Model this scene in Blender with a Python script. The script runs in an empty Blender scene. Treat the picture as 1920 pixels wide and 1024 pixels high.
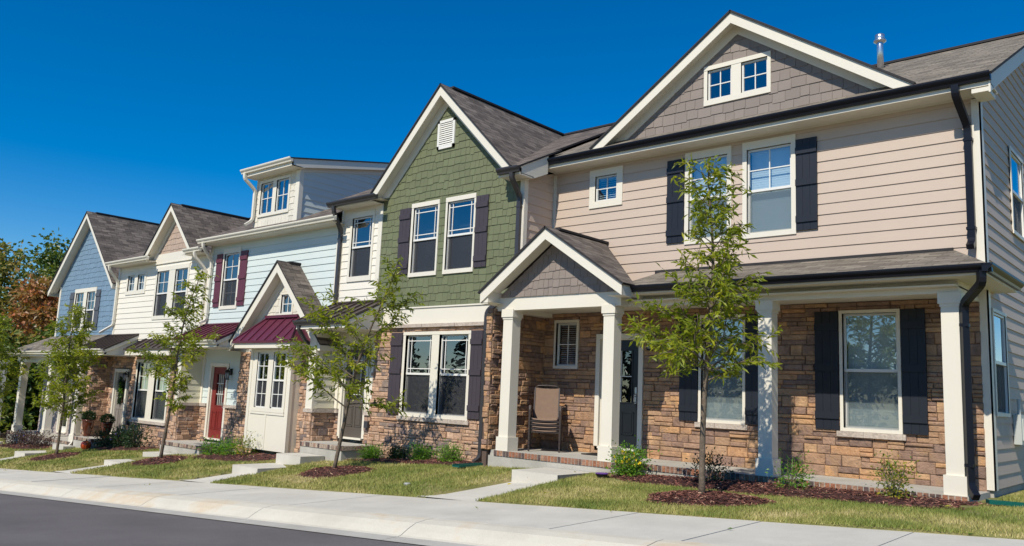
import bpy, math, random
import numpy as np
from mathutils import Vector, Matrix

SC = bpy.context.scene
COL = SC.collection
R = math.radians

# ------------------------------------------------------------------ colour / materials
def lin(r, g, b, k=1.0):
    def f(c):
        c /= 255.0
        return c / 12.92 if c <= 0.04045 else ((c + 0.055) / 1.055) ** 2.4
    return (f(r) * k, f(g) * k, f(b) * k, 1.0)

def new_mat(name):
    m = bpy.data.materials.new(name)
    m.use_nodes = True
    nt = m.node_tree
    bs = nt.nodes['Principled BSDF']
    return m, nt, bs

def N(nt, typ, **kw):
    n = nt.nodes.new(typ)
    for k, v in kw.items():
        if k in n.inputs:
            n.inputs[k].default_value = v
        else:
            setattr(n, k, v)
    return n

def ramp(nt, cols, interp='LINEAR'):
    r = nt.nodes.new('ShaderNodeValToRGB')
    r.color_ramp.interpolation = interp
    e = r.color_ramp.elements
    while len(e) < len(cols):
        e.new(0.5)
    for i, (p, c) in enumerate(cols):
        e[i].position = p
        e[i].color = c
    return r

def mulc(c, k):
    return (c[0] * k, c[1] * k, c[2] * k, 1.0)

def paint(name, col, rough=0.5, var=0.06, scale=1.2, grain=(2.0, 2.0, 30.0), bump=0.06, isl=0.0, spec=0.4):
    """painted or solid surface: soft large-scale weathering, fine grain bump, optional board-to-board change"""
    m, nt, bs = new_mat(name)
    L = nt.links
    tc = N(nt, 'ShaderNodeTexCoord')
    n1 = N(nt, 'ShaderNodeTexNoise', Scale=scale, Detail=5.0, Roughness=0.6)
    L.new(tc.outputs['Object'], n1.inputs['Vector'])
    r1 = ramp(nt, [(0.25, mulc(col, 1 - var)), (0.75, mulc(col, 1 + var))])
    L.new(n1.outputs['Fac'], r1.inputs['Fac'])
    out = r1.outputs['Color']
    if isl > 0:
        g = N(nt, 'ShaderNodeNewGeometry')
        mr = N(nt, 'ShaderNodeMapRange')
        mr.inputs['To Min'].default_value = 1 - isl
        mr.inputs['To Max'].default_value = 1 + isl
        L.new(g.outputs['Random Per Island'], mr.inputs['Value'])
        mx = N(nt, 'ShaderNodeVectorMath', operation='SCALE')
        L.new(out, mx.inputs[0])
        L.new(mr.outputs['Result'], mx.inputs['Scale'])
        out = mx.outputs['Vector']
    L.new(out, bs.inputs['Base Color'])
    bs.inputs['Roughness'].default_value = rough
    bs.inputs['Specular IOR Level'].default_value = spec
    if bump > 0:
        mp = N(nt, 'ShaderNodeMapping')
        mp.inputs['Scale'].default_value = grain
        L.new(tc.outputs['Object'], mp.inputs['Vector'])
        n2 = N(nt, 'ShaderNodeTexNoise', Scale=6.0, Detail=4.0)
        L.new(mp.outputs['Vector'], n2.inputs['Vector'])
        b = N(nt, 'ShaderNodeBump', Strength=bump, Distance=0.02)
        L.new(n2.outputs['Fac'], b.inputs['Height'])
        L.new(b.outputs['Normal'], bs.inputs['Normal'])
    return m

def stone_mat(name, cols):
    m, nt, bs = new_mat(name)
    L = nt.links
    g = N(nt, 'ShaderNodeNewGeometry')
    st = [(i / len(cols), c) for i, c in enumerate(cols)]
    r = ramp(nt, st, 'CONSTANT')
    L.new(g.outputs['Random Per Island'], r.inputs['Fac'])
    tc = N(nt, 'ShaderNodeTexCoord')
    n1 = N(nt, 'ShaderNodeTexNoise', Scale=9.0, Detail=7.0, Roughness=0.68)
    L.new(tc.outputs['Object'], n1.inputs['Vector'])
    mr = N(nt, 'ShaderNodeMapRange')
    mr.inputs['From Min'].default_value = 0.3
    mr.inputs['From Max'].default_value = 0.7
    mr.inputs['To Min'].default_value = 0.66
    mr.inputs['To Max'].default_value = 1.25
    L.new(n1.outputs['Fac'], mr.inputs['Value'])
    mx = N(nt, 'ShaderNodeVectorMath', operation='SCALE')
    L.new(r.outputs['Color'], mx.inputs[0])
    L.new(mr.outputs['Result'], mx.inputs['Scale'])
    # rusty and grey blotches inside a stone
    n3 = N(nt, 'ShaderNodeTexNoise', Scale=4.5, Detail=4.0)
    L.new(tc.outputs['Object'], n3.inputs['Vector'])
    r3 = ramp(nt, [(0.52, (0, 0, 0, 1)), (0.66, (1, 1, 1, 1))])
    L.new(n3.outputs['Fac'], r3.inputs['Fac'])
    mix = N(nt, 'ShaderNodeMix', data_type='RGBA')
    L.new(r3.outputs['Color'], mix.inputs['Factor'])
    L.new(mx.outputs['Vector'], mix.inputs['A'])
    mix.inputs['B'].default_value = mulc(cols[len(cols) // 2], 0.8)
    L.new(mix.outputs['Result'], bs.inputs['Base Color'])
    bs.inputs['Roughness'].default_value = 0.9
    bs.inputs['Specular IOR Level'].default_value = 0.2
    n2 = N(nt, 'ShaderNodeTexNoise', Scale=22.0, Detail=8.0, Roughness=0.65)
    L.new(tc.outputs['Object'], n2.inputs['Vector'])
    b = N(nt, 'ShaderNodeBump', Strength=1.0, Distance=0.03)
    L.new(n2.outputs['Fac'], b.inputs['Height'])
    L.new(b.outputs['Normal'], bs.inputs['Normal'])
    return m

def shingle_mat(name, c1, c2):
    m, nt, bs = new_mat(name)
    L = nt.links
    uv = N(nt, 'ShaderNodeUVMap')
    br = N(nt, 'ShaderNodeTexBrick', Scale=1.0)
    br.inputs['Brick Width'].default_value = 0.31
    br.inputs['Row Height'].default_value = 0.143
    br.inputs['Mortar Size'].default_value = 0.006
    br.inputs['Mortar Smooth'].default_value = 0.3
    br.inputs['Bias'].default_value = 0.0
    br.inputs['Color1'].default_value = mulc(c1, 1.15)
    br.inputs['Color2'].default_value = mulc(c2, 0.9)
    br.inputs['Mortar'].default_value = mulc(c2, 0.45)
    br.offset = 0.37
    L.new(uv.outputs['UV'], br.inputs['Vector'])
    mp = N(nt, 'ShaderNodeMapping')
    mp.inputs['Scale'].default_value = (1.6, 7.0, 1.0)
    L.new(uv.outputs['UV'], mp.inputs['Vector'])
    n1 = N(nt, 'ShaderNodeTexNoise', Scale=1.6, Detail=6.0, Roughness=0.7)
    L.new(mp.outputs['Vector'], n1.inputs['Vector'])
    mr = N(nt, 'ShaderNodeMapRange')
    mr.inputs['From Min'].default_value = 0.3
    mr.inputs['From Max'].default_value = 0.7
    mr.inputs['To Min'].default_value = 0.55
    mr.inputs['To Max'].default_value = 1.5
    L.new(n1.outputs['Fac'], mr.inputs['Value'])
    mx = N(nt, 'ShaderNodeVectorMath', operation='SCALE')
    L.new(br.outputs['Color'], mx.inputs[0])
    L.new(mr.outputs['Result'], mx.inputs['Scale'])
    n3 = N(nt, 'ShaderNodeTexNoise', Scale=140.0, Detail=2.0)
    L.new(uv.outputs['UV'], n3.inputs['Vector'])
    mr3 = N(nt, 'ShaderNodeMapRange')
    mr3.inputs['To Min'].default_value = 0.6
    mr3.inputs['To Max'].default_value = 1.4
    L.new(n3.outputs['Fac'], mr3.inputs['Value'])
    mx3 = N(nt, 'ShaderNodeVectorMath', operation='SCALE')
    L.new(mx.outputs['Vector'], mx3.inputs[0])
    L.new(mr3.outputs['Result'], mx3.inputs['Scale'])
    L.new(mx3.outputs['Vector'], bs.inputs['Base Color'])
    bs.inputs['Roughness'].default_value = 0.92
    bs.inputs['Specular IOR Level'].default_value = 0.25
    b = N(nt, 'ShaderNodeBump', Strength=0.5, Distance=0.01)
    L.new(br.outputs['Fac'], b.inputs['Height'])
    b.invert = True
    L.new(b.outputs['Normal'], bs.inputs['Normal'])
    return m

def glass_mat(name, tint, refl=1.0):
    m, nt, bs = new_mat(name)
    L = nt.links
    nt.nodes.remove(bs)
    out = [n for n in nt.nodes if n.type == 'OUTPUT_MATERIAL'][0]
    tr = N(nt, 'ShaderNodeBsdfTransparent')
    tr.inputs['Color'].default_value = tint
    gl = N(nt, 'ShaderNodeBsdfGlossy')
    gl.inputs['Roughness'].default_value = 0.0
    gl.inputs['Color'].default_value = (0.95, 0.97, 1, 1)
    # faint pane waviness
    tc = N(nt, 'ShaderNodeTexCoord')
    n1 = N(nt, 'ShaderNodeTexNoise', Scale=1.3, Detail=1.0)
    L.new(tc.outputs['Object'], n1.inputs['Vector'])
    b = N(nt, 'ShaderNodeBump', Strength=0.04, Distance=0.05)
    L.new(n1.outputs['Fac'], b.inputs['Height'])
    L.new(b.outputs['Normal'], gl.inputs['Normal'])
    fr = N(nt, 'ShaderNodeLayerWeight', Blend=0.5)
    pw = N(nt, 'ShaderNodeMath', operation='POWER')
    pw.inputs[1].default_value = 4.0
    L.new(fr.outputs['Facing'], pw.inputs[0])
    ml = N(nt, 'ShaderNodeMath', operation='MULTIPLY_ADD')
    ml.use_clamp = True
    ml.inputs[1].default_value = 0.85
    ml.inputs[2].default_value = refl
    L.new(pw.outputs['Value'], ml.inputs[0])
    mx = N(nt, 'ShaderNodeMixShader')
    L.new(ml.outputs['Value'], mx.inputs['Fac'])
    L.new(tr.outputs['BSDF'], mx.inputs[1])
    L.new(gl.outputs['BSDF'], mx.inputs[2])
    L.new(mx.outputs['Shader'], out.inputs['Surface'])
    return m

def screen_mat(name, col=(0.035, 0.036, 0.04, 1), fac=0.72):
    m, nt, bs = new_mat(name)
    L = nt.links
    out = [n for n in nt.nodes if n.type == 'OUTPUT_MATERIAL'][0]
    bs.inputs['Base Color'].default_value = col
    bs.inputs['Roughness'].default_value = 0.7
    tr = N(nt, 'ShaderNodeBsdfTransparent')
    mx = N(nt, 'ShaderNodeMixShader')
    mx.inputs['Fac'].default_value = fac
    L.new(tr.outputs['BSDF'], mx.inputs[1])
    L.new(bs.outputs['BSDF'], mx.inputs[2])
    L.new(mx.outputs['Shader'], out.inputs['Surface'])
    return m

def leaf_mat(name, stops, transl=0.35):
    m, nt, bs = new_mat(name)
    L = nt.links
    out = [n for n in nt.nodes if n.type == 'OUTPUT_MATERIAL'][0]
    g = N(nt, 'ShaderNodeNewGeometry')
    tc = N(nt, 'ShaderNodeTexCoord')
    n1 = N(nt, 'ShaderNodeTexNoise', Scale=1.1, Detail=2.0)
    L.new(tc.outputs['Object'], n1.inputs['Vector'])
    ad = N(nt, 'ShaderNodeMath', operation='MULTIPLY_ADD')
    ad.inputs[1].default_value = 0.55
    L.new(g.outputs['Random Per Island'], ad.inputs[0])
    mr = N(nt, 'ShaderNodeMapRange')
    mr.inputs['From Min'].default_value = 0.3
    mr.inputs['From Max'].default_value = 0.7
    mr.inputs['To Min'].default_value = 0.0
    mr.inputs['To Max'].default_value = 0.45
    L.new(n1.outputs['Fac'], mr.inputs['Value'])
    L.new(mr.outputs['Result'], ad.inputs[2])
    r = ramp(nt, stops)
    L.new(ad.outputs['Value'], r.inputs['Fac'])
    L.new(r.outputs['Color'], bs.inputs['Base Color'])
    bs.inputs['Roughness'].default_value = 0.42
    bs.inputs['Specular IOR Level'].default_value = 0.5
    tl = N(nt, 'ShaderNodeBsdfTranslucent')
    hs = N(nt, 'ShaderNodeHueSaturation', Saturation=1.15, Value=1.5)
    L.new(r.outputs['Color'], hs.inputs['Color'])
    L.new(hs.outputs['Color'], tl.inputs['Color'])
    mx = N(nt, 'ShaderNodeMixShader')
    mx.inputs['Fac'].default_value = transl
    L.new(bs.outputs['BSDF'], mx.inputs[1])
    L.new(tl.outputs['BSDF'], mx.inputs[2])
    L.new(mx.outputs['Shader'], out.inputs['Surface'])
    return m

def ground_mat(name, stops, scale, rough=0.9, fine=60.0, bump=0.3, bdist=0.01, fine_amt=0.25):
    m, nt, bs = new_mat(name)
    L = nt.links
    tc = N(nt, 'ShaderNodeTexCoord')
    n1 = N(nt, 'ShaderNodeTexNoise', Scale=scale, Detail=7.0, Roughness=0.62)
    L.new(tc.outputs['Object'], n1.inputs['Vector'])
    r = ramp(nt, stops)
    L.new(n1.outputs['Fac'], r.inputs['Fac'])
    n2 = N(nt, 'ShaderNodeTexNoise', Scale=fine, Detail=3.0)
    L.new(tc.outputs['Object'], n2.inputs['Vector'])
    mr = N(nt, 'ShaderNodeMapRange')
    mr.inputs['From Min'].default_value = 0.25
    mr.inputs['From Max'].default_value = 0.75
    mr.inputs['To Min'].default_value = 1 - fine_amt
    mr.inputs['To Max'].default_value = 1 + fine_amt
    L.new(n2.outputs['Fac'], mr.inputs['Value'])
    mx = N(nt, 'ShaderNodeVectorMath', operation='SCALE')
    L.new(r.outputs['Color'], mx.inputs[0])
    L.new(mr.outputs['Result'], mx.inputs['Scale'])
    L.new(mx.outputs['Vector'], bs.inputs['Base Color'])
    bs.inputs['Roughness'].default_value = rough
    bs.inputs['Specular IOR Level'].default_value = 0.25
    b = N(nt, 'ShaderNodeBump', Strength=bump, Distance=bdist)
    L.new(n2.outputs['Fac'], b.inputs['Height'])
    L.new(b.outputs['Normal'], bs.inputs['Normal'])
    return m

def island_mat(name, stops, rough=0.8, noise=0.0):
    m, nt, bs = new_mat(name)
    L = nt.links
    g = N(nt, 'ShaderNodeNewGeometry')
    r = ramp(nt, stops)
    if noise > 0:
        tc = N(nt, 'ShaderNodeTexCoord')
        n1 = N(nt, 'ShaderNodeTexNoise', Scale=0.9, Detail=3.0)
        L.new(tc.outputs['Object'], n1.inputs['Vector'])
        mr = N(nt, 'ShaderNodeMapRange')
        mr.inputs['From Min'].default_value = 0.3
        mr.inputs['From Max'].default_value = 0.7
        mr.inputs['To Max'].default_value = noise
        L.new(n1.outputs['Fac'], mr.inputs['Value'])
        ad = N(nt, 'ShaderNodeMath', operation='MULTIPLY_ADD')
        ad.inputs[1].default_value = 1 - noise
        L.new(g.outputs['Random Per Island'], ad.inputs[0])
        L.new(mr.outputs['Result'], ad.inputs[2])
        L.new(ad.outputs['Value'], r.inputs['Fac'])
    else:
        L.new(g.outputs['Random Per Island'], r.inputs['Fac'])
    L.new(r.outputs['Color'], bs.inputs['Base Color'])
    bs.inputs['Roughness'].default_value = rough
    bs.inputs['Specular IOR Level'].default_value = 0.3
    return m

M = {}
M['cream'] = paint('cream_trim_paint', (0.76, 0.705, 0.585, 1), 0.45, 0.03, 0.8, (3, 3, 3), 0.03)
M['white'] = paint('white_vinyl', (0.78, 0.76, 0.70, 1), 0.35, 0.02, 1.0, (3, 3, 3), 0.02)
M['taupe'] = paint('taupe_siding_paint', (0.55, 0.435, 0.345, 1), 0.6, 0.035, 0.9, (1.5, 6, 40), 0.12, 0.0)
M['taupe_shake'] = paint('taupe_shake_paint', (0.25, 0.205, 0.175, 1), 0.65, 0.06, 1.5, (30, 30, 3), 0.2, 0.07)
M['green'] = paint('green_shake_paint', (0.150, 0.164, 0.085, 1), 0.65, 0.06, 1.5, (30, 30, 3), 0.2, 0.08)
M['aqua'] = paint('pale_aqua_siding_paint', (0.61, 0.672, 0.635, 1), 0.6, 0.03, 0.9, (1.5, 6, 40), 0.1)
M['ivory'] = paint('ivory_siding_paint', (0.80, 0.745, 0.63, 1), 0.6, 0.03, 0.9, (1.5, 6, 40), 0.1)
M['ivory_shake'] = paint('ivory_shake_paint', (0.70, 0.65, 0.54, 1), 0.6, 0.04, 1.5, (30, 30, 3), 0.15, 0.04)
M['butter'] = paint('pale_yellow_siding_paint', (0.70, 0.66, 0.50, 1), 0.6, 0.03, 0.9, (1.5, 6, 40), 0.1)
M['blue'] = paint('blue_shake_paint', (0.175, 0.262, 0.345, 1), 0.6, 0.05, 1.5, (30, 30, 3), 0.15, 0.05)
M['tan_shake'] = paint('tan_shake_paint', (0.46, 0.34, 0.26, 1), 0.6, 0.05, 1.5, (30, 30, 3), 0.15, 0.05)
M['mauve'] = paint('mauve_siding_paint', (0.40, 0.33, 0.30, 1), 0.6, 0.04, 0.9, (1.5, 6, 40), 0.1)
M['black'] = paint('black_gutter_enamel', (0.009, 0.010, 0.015, 1), 0.32, 0.1, 2, (3, 3, 3), 0.02, 0, 0.25)
M['bronze'] = paint('dark_bronze_enamel', (0.045, 0.042, 0.045, 1), 0.35, 0.1, 2, (3, 3, 3), 0.02, 0, 0.5)
M['shut_navy'] = paint('navy_black_shutter_paint', (0.013, 0.016, 0.024, 1), 0.5, 0.08, 2, (20, 20, 3), 0.1)
M['shut_plum'] = paint('charcoal_plum_shutter_paint', (0.058, 0.046, 0.055, 1), 0.55, 0.08, 2, (20, 20, 3), 0.12)
M['shut_maroon'] = paint('maroon_shutter_paint', (0.12, 0.032, 0.05, 1), 0.5, 0.08, 2, (20, 20, 3), 0.12)
M['shut_grey'] = paint('slate_grey_shutter_paint', (0.085, 0.089, 0.105, 1), 0.5, 0.08, 2, (20, 20, 3), 0.12)
M['maroon_metal'] = paint('maroon_metal_roof', (0.11, 0.021, 0.04, 1), 0.38, 0.08, 1.5, (3, 3, 3), 0.03, 0, 0.5)
M['bronze_metal'] = paint('bronze_metal_roof', (0.062, 0.044, 0.038, 1), 0.38, 0.1, 1.5, (3, 3, 3), 0.03, 0, 0.5)
M['concrete'] = ground_mat('pale_concrete', [(0.3, (0.50, 0.47, 0.40, 1)), (0.7, (0.62, 0.585, 0.50, 1))], 1.3, 0.85, 90, 0.15, 0.004, 0.08)
M['concrete2'] = ground_mat('grey_foundation_concrete', [(0.3, (0.36, 0.34, 0.29, 1)), (0.7, (0.50, 0.47, 0.41, 1))], 1.7, 0.9, 70, 0.2, 0.005, 0.1)
M['rough_conc'] = ground_mat('rough_grey_step_side', [(0.3, (0.16, 0.15, 0.14, 1)), (0.7, (0.26, 0.25, 0.23, 1))], 6, 0.95, 60, 0.5, 0.01, 0.3)
M['kerbc'] = ground_mat('stained_kerb_concrete', [(0.3, (0.53, 0.49, 0.40, 1)), (0.52, (0.60, 0.56, 0.46, 1)), (0.62, (0.58, 0.48, 0.34, 1)), (0.75, (0.63, 0.59, 0.49, 1))], 0.9, 0.85, 80, 0.15, 0.004, 0.08)
M['gutterc'] = ground_mat('gutter_concrete', [(0.3, (0.38, 0.36, 0.31, 1)), (0.7, (0.47, 0.45, 0.40, 1))], 1.6, 0.9, 80, 0.15, 0.004, 0.12)
M['asphalt'] = ground_mat('asphalt', [(0.3, (0.114, 0.104, 0.099, 1)), (0.5, (0.136, 0.123, 0.119, 1)), (0.7, (0.158, 0.145, 0.138, 1))], 0.6, 0.85, 130, 0.5, 0.006, 0.35)
M['soil'] = ground_mat('soil', [(0.3, (0.07, 0.05, 0.035, 1)), (0.7, (0.13, 0.10, 0.065, 1))], 2.0, 0.95, 40, 0.5, 0.02)
M['lawn'] = ground_mat('lawn_base', [(0.3, (0.15, 0.16, 0.042, 1)), (0.55, (0.24, 0.215, 0.08, 1)), (0.75, (0.36, 0.28, 0.14, 1))], 1.3, 0.95, 55, 0.6, 0.02, 0.3)
M['grass'] = island_mat('grass_blades', [(0.0, (0.09, 0.145, 0.022, 1)), (0.32, (0.19, 0.23, 0.045, 1)), (0.6, (0.33, 0.315, 0.085, 1)), (0.8, (0.53, 0.44, 0.18, 1)), (1.0, (0.66, 0.53, 0.29, 1))], 0.6, 0.62)
M['mulch'] = ground_mat('mulch_base', [(0.3, (0.04, 0.018, 0.015, 1)), (0.7, (0.09, 0.04, 0.033, 1))], 6, 0.95, 45, 0.8, 0.03, 0.5)
M['chips'] = island_mat('mulch_chips', [(0.0, (0.077, 0.028, 0.021, 1)), (0.5, (0.177, 0.065, 0.047, 1)), (0.85, (0.283, 0.121, 0.086, 1)), (0.96, (0.401, 0.200, 0.132, 1)), (1.0, (0.614, 0.420, 0.265, 1))], 0.85)
M['brick'] = stone_mat('soldier_brick', [(0.38, 0.16, 0.09, 1), (0.42, 0.22, 0.14, 1), (0.33, 0.17, 0.11, 1), (0.14, 0.10, 0.09, 1), (0.45, 0.26, 0.17, 1), (0.40, 0.19, 0.11, 1)])
M['brickp'] = stone_mat('pale_soldier_brick', [(0.46, 0.36, 0.27, 1), (0.42, 0.27, 0.20, 1), (0.40, 0.30, 0.23, 1), (0.13, 0.09, 0.08, 1), (0.48, 0.39, 0.30, 1), (0.36, 0.22, 0.17, 1)])
M['mortar'] = ground_mat('mortar', [(0.3, (0.36, 0.33, 0.28, 1)), (0.7, (0.45, 0.42, 0.36, 1))], 5, 0.95)
M['stoneA'] = stone_mat('tan_ledgestone', [(0.585, 0.337, 0.168, 1), (0.451, 0.269, 0.161, 1), (0.298, 0.188, 0.135, 1), (0.546, 0.306, 0.161, 1), (0.356, 0.227, 0.161, 1), (0.472, 0.295, 0.179, 1), (0.269, 0.178, 0.135, 1), (0.550, 0.340, 0.187, 1), (0.394, 0.248, 0.168, 1), (0.338, 0.217, 0.163, 1)])
M['stoneB'] = stone_mat('pink_ledgestone', [(0.613, 0.400, 0.265, 1), (0.486, 0.312, 0.210, 1), (0.315, 0.237, 0.192, 1), (0.660, 0.435, 0.288, 1), (0.544, 0.348, 0.233, 1), (0.507, 0.308, 0.191, 1), (0.246, 0.185, 0.163, 1), (0.625, 0.405, 0.266, 1), (0.556, 0.370, 0.253, 1)])
M['stonedark'] = paint('stone_joint', (0.12, 0.08, 0.06, 1), 0.95, 0.2, 5)
M['stonecap'] = ground_mat('stone_sill', [(0.3, (0.40, 0.33, 0.27, 1)), (0.7, (0.56, 0.48, 0.40, 1))], 5, 0.9, 30, 0.6, 0.02, 0.2)
M['roofA'] = shingle_mat('weathered_shingle', (0.215, 0.185, 0.145, 1), (0.15, 0.127, 0.10, 1))
M['roofB'] = shingle_mat('dark_brown_shingle', (0.16, 0.132, 0.11, 1), (0.092, 0.075, 0.064, 1))
M['drip'] = paint('dark_shingle_edge', (0.028, 0.026, 0.027, 1), 0.8, 0.2, 6)
M['glass'] = glass_mat('window_glass', (0.78, 0.88, 0.91, 1), 0.24)
M['glassdk'] = glass_mat('dark_tint_glass', (0.30, 0.36, 0.40, 1), 0.16)  # darker tint and weaker reflection, for the door panes
M['screen'] = screen_mat('insect_screen_mesh')
M['screen_lt'] = screen_mat('pale_insect_screen_mesh', (0.15, 0.19, 0.19, 1), 0.5)
M['room'] = paint('dark_room_fill', (0.02, 0.02, 0.022, 1), 0.9, 0.2, 1.5, (1, 1, 1), 0)  # near-black paint stands in for the unlit depth of the rooms
M['blind'] = paint('white_blind', (0.72, 0.74, 0.74, 1), 0.5, 0.03, 1, (1, 1, 1), 0.02)
M['blind_gr'] = paint('reflected_green_blind', (0.42, 0.55, 0.45, 1), 0.5, 0.03, 1, (1, 1, 1), 0.02)  # panes' green tint and reflection put into the slat colour
M['doorblk'] = paint('black_door_paint', (0.010, 0.013, 0.017, 1), 0.3, 0.1, 2, (3, 3, 3), 0.02, 0, 0.5)
M['doortaupe'] = paint('taupe_brown_door_paint', (0.10, 0.085, 0.07, 1), 0.45, 0.08, 2, (3, 3, 3), 0.04)
M['doorred'] = paint('brick_red_door_paint', (0.20, 0.024, 0.02, 1), 0.4, 0.08, 2, (3, 3, 3), 0.04)
M['doorgrey'] = paint('warm_grey_door_paint', (0.25, 0.22, 0.19, 1), 0.45, 0.08, 2, (3, 3, 3), 0.04)
M['metal'] = paint('galvanised_steel', (0.62, 0.63, 0.65, 1), 0.28, 0.1, 4, (3, 3, 3), 0.03)
M['metal'].node_tree.nodes['Principled BSDF'].inputs['Metallic'].default_value = 0.9
M['lampblk'] = paint('black_lantern_metal', (0.010, 0.010, 0.012, 1), 0.4, 0.1, 4)
M['lampglass'] = paint('frosted_lantern_glass', (0.35, 0.36, 0.36, 1), 0.2, 0.1, 4)
M['bark'] = ground_mat('bark', [(0.3, (0.10, 0.075, 0.052, 1)), (0.7, (0.21, 0.165, 0.12, 1))], 14, 0.9, 60, 0.8, 0.01, 0.3)
M['leaf'] = leaf_mat('willow_oak_leaf', [(0.0, (0.068, 0.110, 0.009, 1)), (0.35, (0.192, 0.244, 0.017, 1)), (0.7, (0.320, 0.350, 0.027, 1)), (0.9, (0.448, 0.432, 0.028, 1)), (1.0, (0.592, 0.460, 0.038, 1))], 0.42)
M['leafdk'] = leaf_mat('dark_shrub_leaf', [(0.0, (0.010, 0.028, 0.008, 1)), (0.6, (0.024, 0.055, 0.014, 1)), (1.0, (0.07, 0.11, 0.03, 1))], 0.2)
M['leafbr'] = leaf_mat('bright_shrub_leaf', [(0.0, (0.053, 0.150, 0.013, 1)), (0.55, (0.150, 0.316, 0.029, 1)), (1.0, (0.351, 0.474, 0.049, 1))])
M['leafyl'] = leaf_mat('yellowing_shrub_leaf', [(0.0, (0.036, 0.096, 0.012, 1)), (0.4, (0.120, 0.192, 0.024, 1)), (0.7, (0.384, 0.336, 0.024, 1)), (1.0, (0.720, 0.552, 0.024, 1))])
M['leafpp'] = leaf_mat('purple_shrub_leaf', [(0.0, (0.039, 0.021, 0.018, 1)), (0.6, (0.098, 0.058, 0.046, 1)), (1.0, (0.182, 0.130, 0.065, 1))], 0.2)
M['fallgr'] = leaf_mat('forest_green_leaf', [(0.0, (0.034, 0.069, 0.013, 1)), (0.5, (0.094, 0.147, 0.024, 1)), (0.85, (0.206, 0.224, 0.030, 1)), (1.0, (0.413, 0.241, 0.041, 1))], 0.3)
M['fallrd'] = leaf_mat('autumn_red_leaf', [(0.0, (0.112, 0.110, 0.028, 1)), (0.35, (0.275, 0.176, 0.050, 1)), (0.7, (0.450, 0.198, 0.083, 1)), (1.0, (0.575, 0.209, 0.110, 1))], 0.35)
M['fallmx'] = leaf_mat('autumn_mixed_leaf', [(0.0, (0.063, 0.115, 0.022, 1)), (0.4, (0.158, 0.201, 0.039, 1)), (0.7, (0.326, 0.253, 0.055, 1)), (1.0, (0.441, 0.230, 0.088, 1))], 0.35)
M['sling'] = paint('tan_sling_fabric', (0.22, 0.145, 0.10, 1), 0.8, 0.08, 12, (60, 60, 60), 0.25)
M['chairmetal'] = paint('brown_chair_metal', (0.055, 0.042, 0.038, 1), 0.4, 0.1, 4)
M['pot'] = paint('glazed_terracotta', (0.093, 0.024, 0.012, 1), 0.12, 0.2, 6, (3, 3, 3), 0.03, 0, 0.6)
M['pumpkin'] = paint('red_orange_glaze', (0.50, 0.075, 0.018, 1), 0.12, 0.12, 5, (3, 3, 3), 0.02, 0, 0.6)
M['greenpl'] = paint('green_plastic', (0.004, 0.10, 0.075, 1), 0.4, 0.1, 4)
M['purple'] = paint('purple_plastic', (0.10, 0.03, 0.22, 1), 0.4, 0.1, 4)
M['mat'] = paint('dark_doormat', (0.02, 0.018, 0.017, 1), 0.95, 0.2, 30)
M['flower'] = paint('violet_petals', (0.22, 0.16, 0.55, 1), 0.6, 0.1, 8)
M['yflower'] = paint('yellow_petals', (0.75, 0.55, 0.02, 1), 0.6, 0.1, 8)
M['meter'] = paint('pale_grey_meter_enamel', (0.50, 0.52, 0.48, 1), 0.4, 0.05, 4)
M['darkgrey'] = paint('dark_grey_plastic', (0.05, 0.05, 0.055, 1), 0.4, 0.1, 4)
M['lid'] = paint('pale_metal_lid', (0.45, 0.46, 0.44, 1), 0.5, 0.1, 4)

# ------------------------------------------------------------------ mesh builder
class Frame:
    def __init__(s, O, u, v, n):
        s.O, s.u, s.v, s.n = Vector(O), Vector(u), Vector(v), Vector(n)
    def p(s, u, v, n=0.0):
        return s.O + s.u * u + s.v * v + s.n * n

def front(Y): return Frame((0, Y, 0), (1, 0, 0), (0, 0, 1), (0, -1, 0))
def right(X): return Frame((X, 0, 0), (0, 1, 0), (0, 0, 1), (1, 0, 0))
def left(X): return Frame((X, 0, 0), (0, -1, 0), (0, 0, 1), (-1, 0, 0))
WORLD = Frame((0, 0, 0), (1, 0, 0), (0, 1, 0), (0, 0, 1))

def clip_rect(poly, u0, u1, v0, v1):
    def cl(ps, ax, lim, keep):
        out = []
        for i in range(len(ps)):
            a, b = ps[i], ps[(i + 1) % len(ps)]
            ia, ib = keep(a[ax], lim), keep(b[ax], lim)
            if ia: out.append(a)
            if ia != ib:
                t = (lim - a[ax]) / (b[ax] - a[ax])
                out.append((a[0] + (b[0] - a[0]) * t, a[1] + (b[1] - a[1]) * t))
        return out
    ge = lambda x, l: x >= l
    le = lambda x, l: x <= l
    for ax, lim, k in ((0, u0, ge), (0, u1, le), (1, v0, ge), (1, v1, le)):
        if len(poly) < 3: return []
        poly = cl(poly, ax, lim, k)
    return poly if len(poly) >= 3 else []

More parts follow.
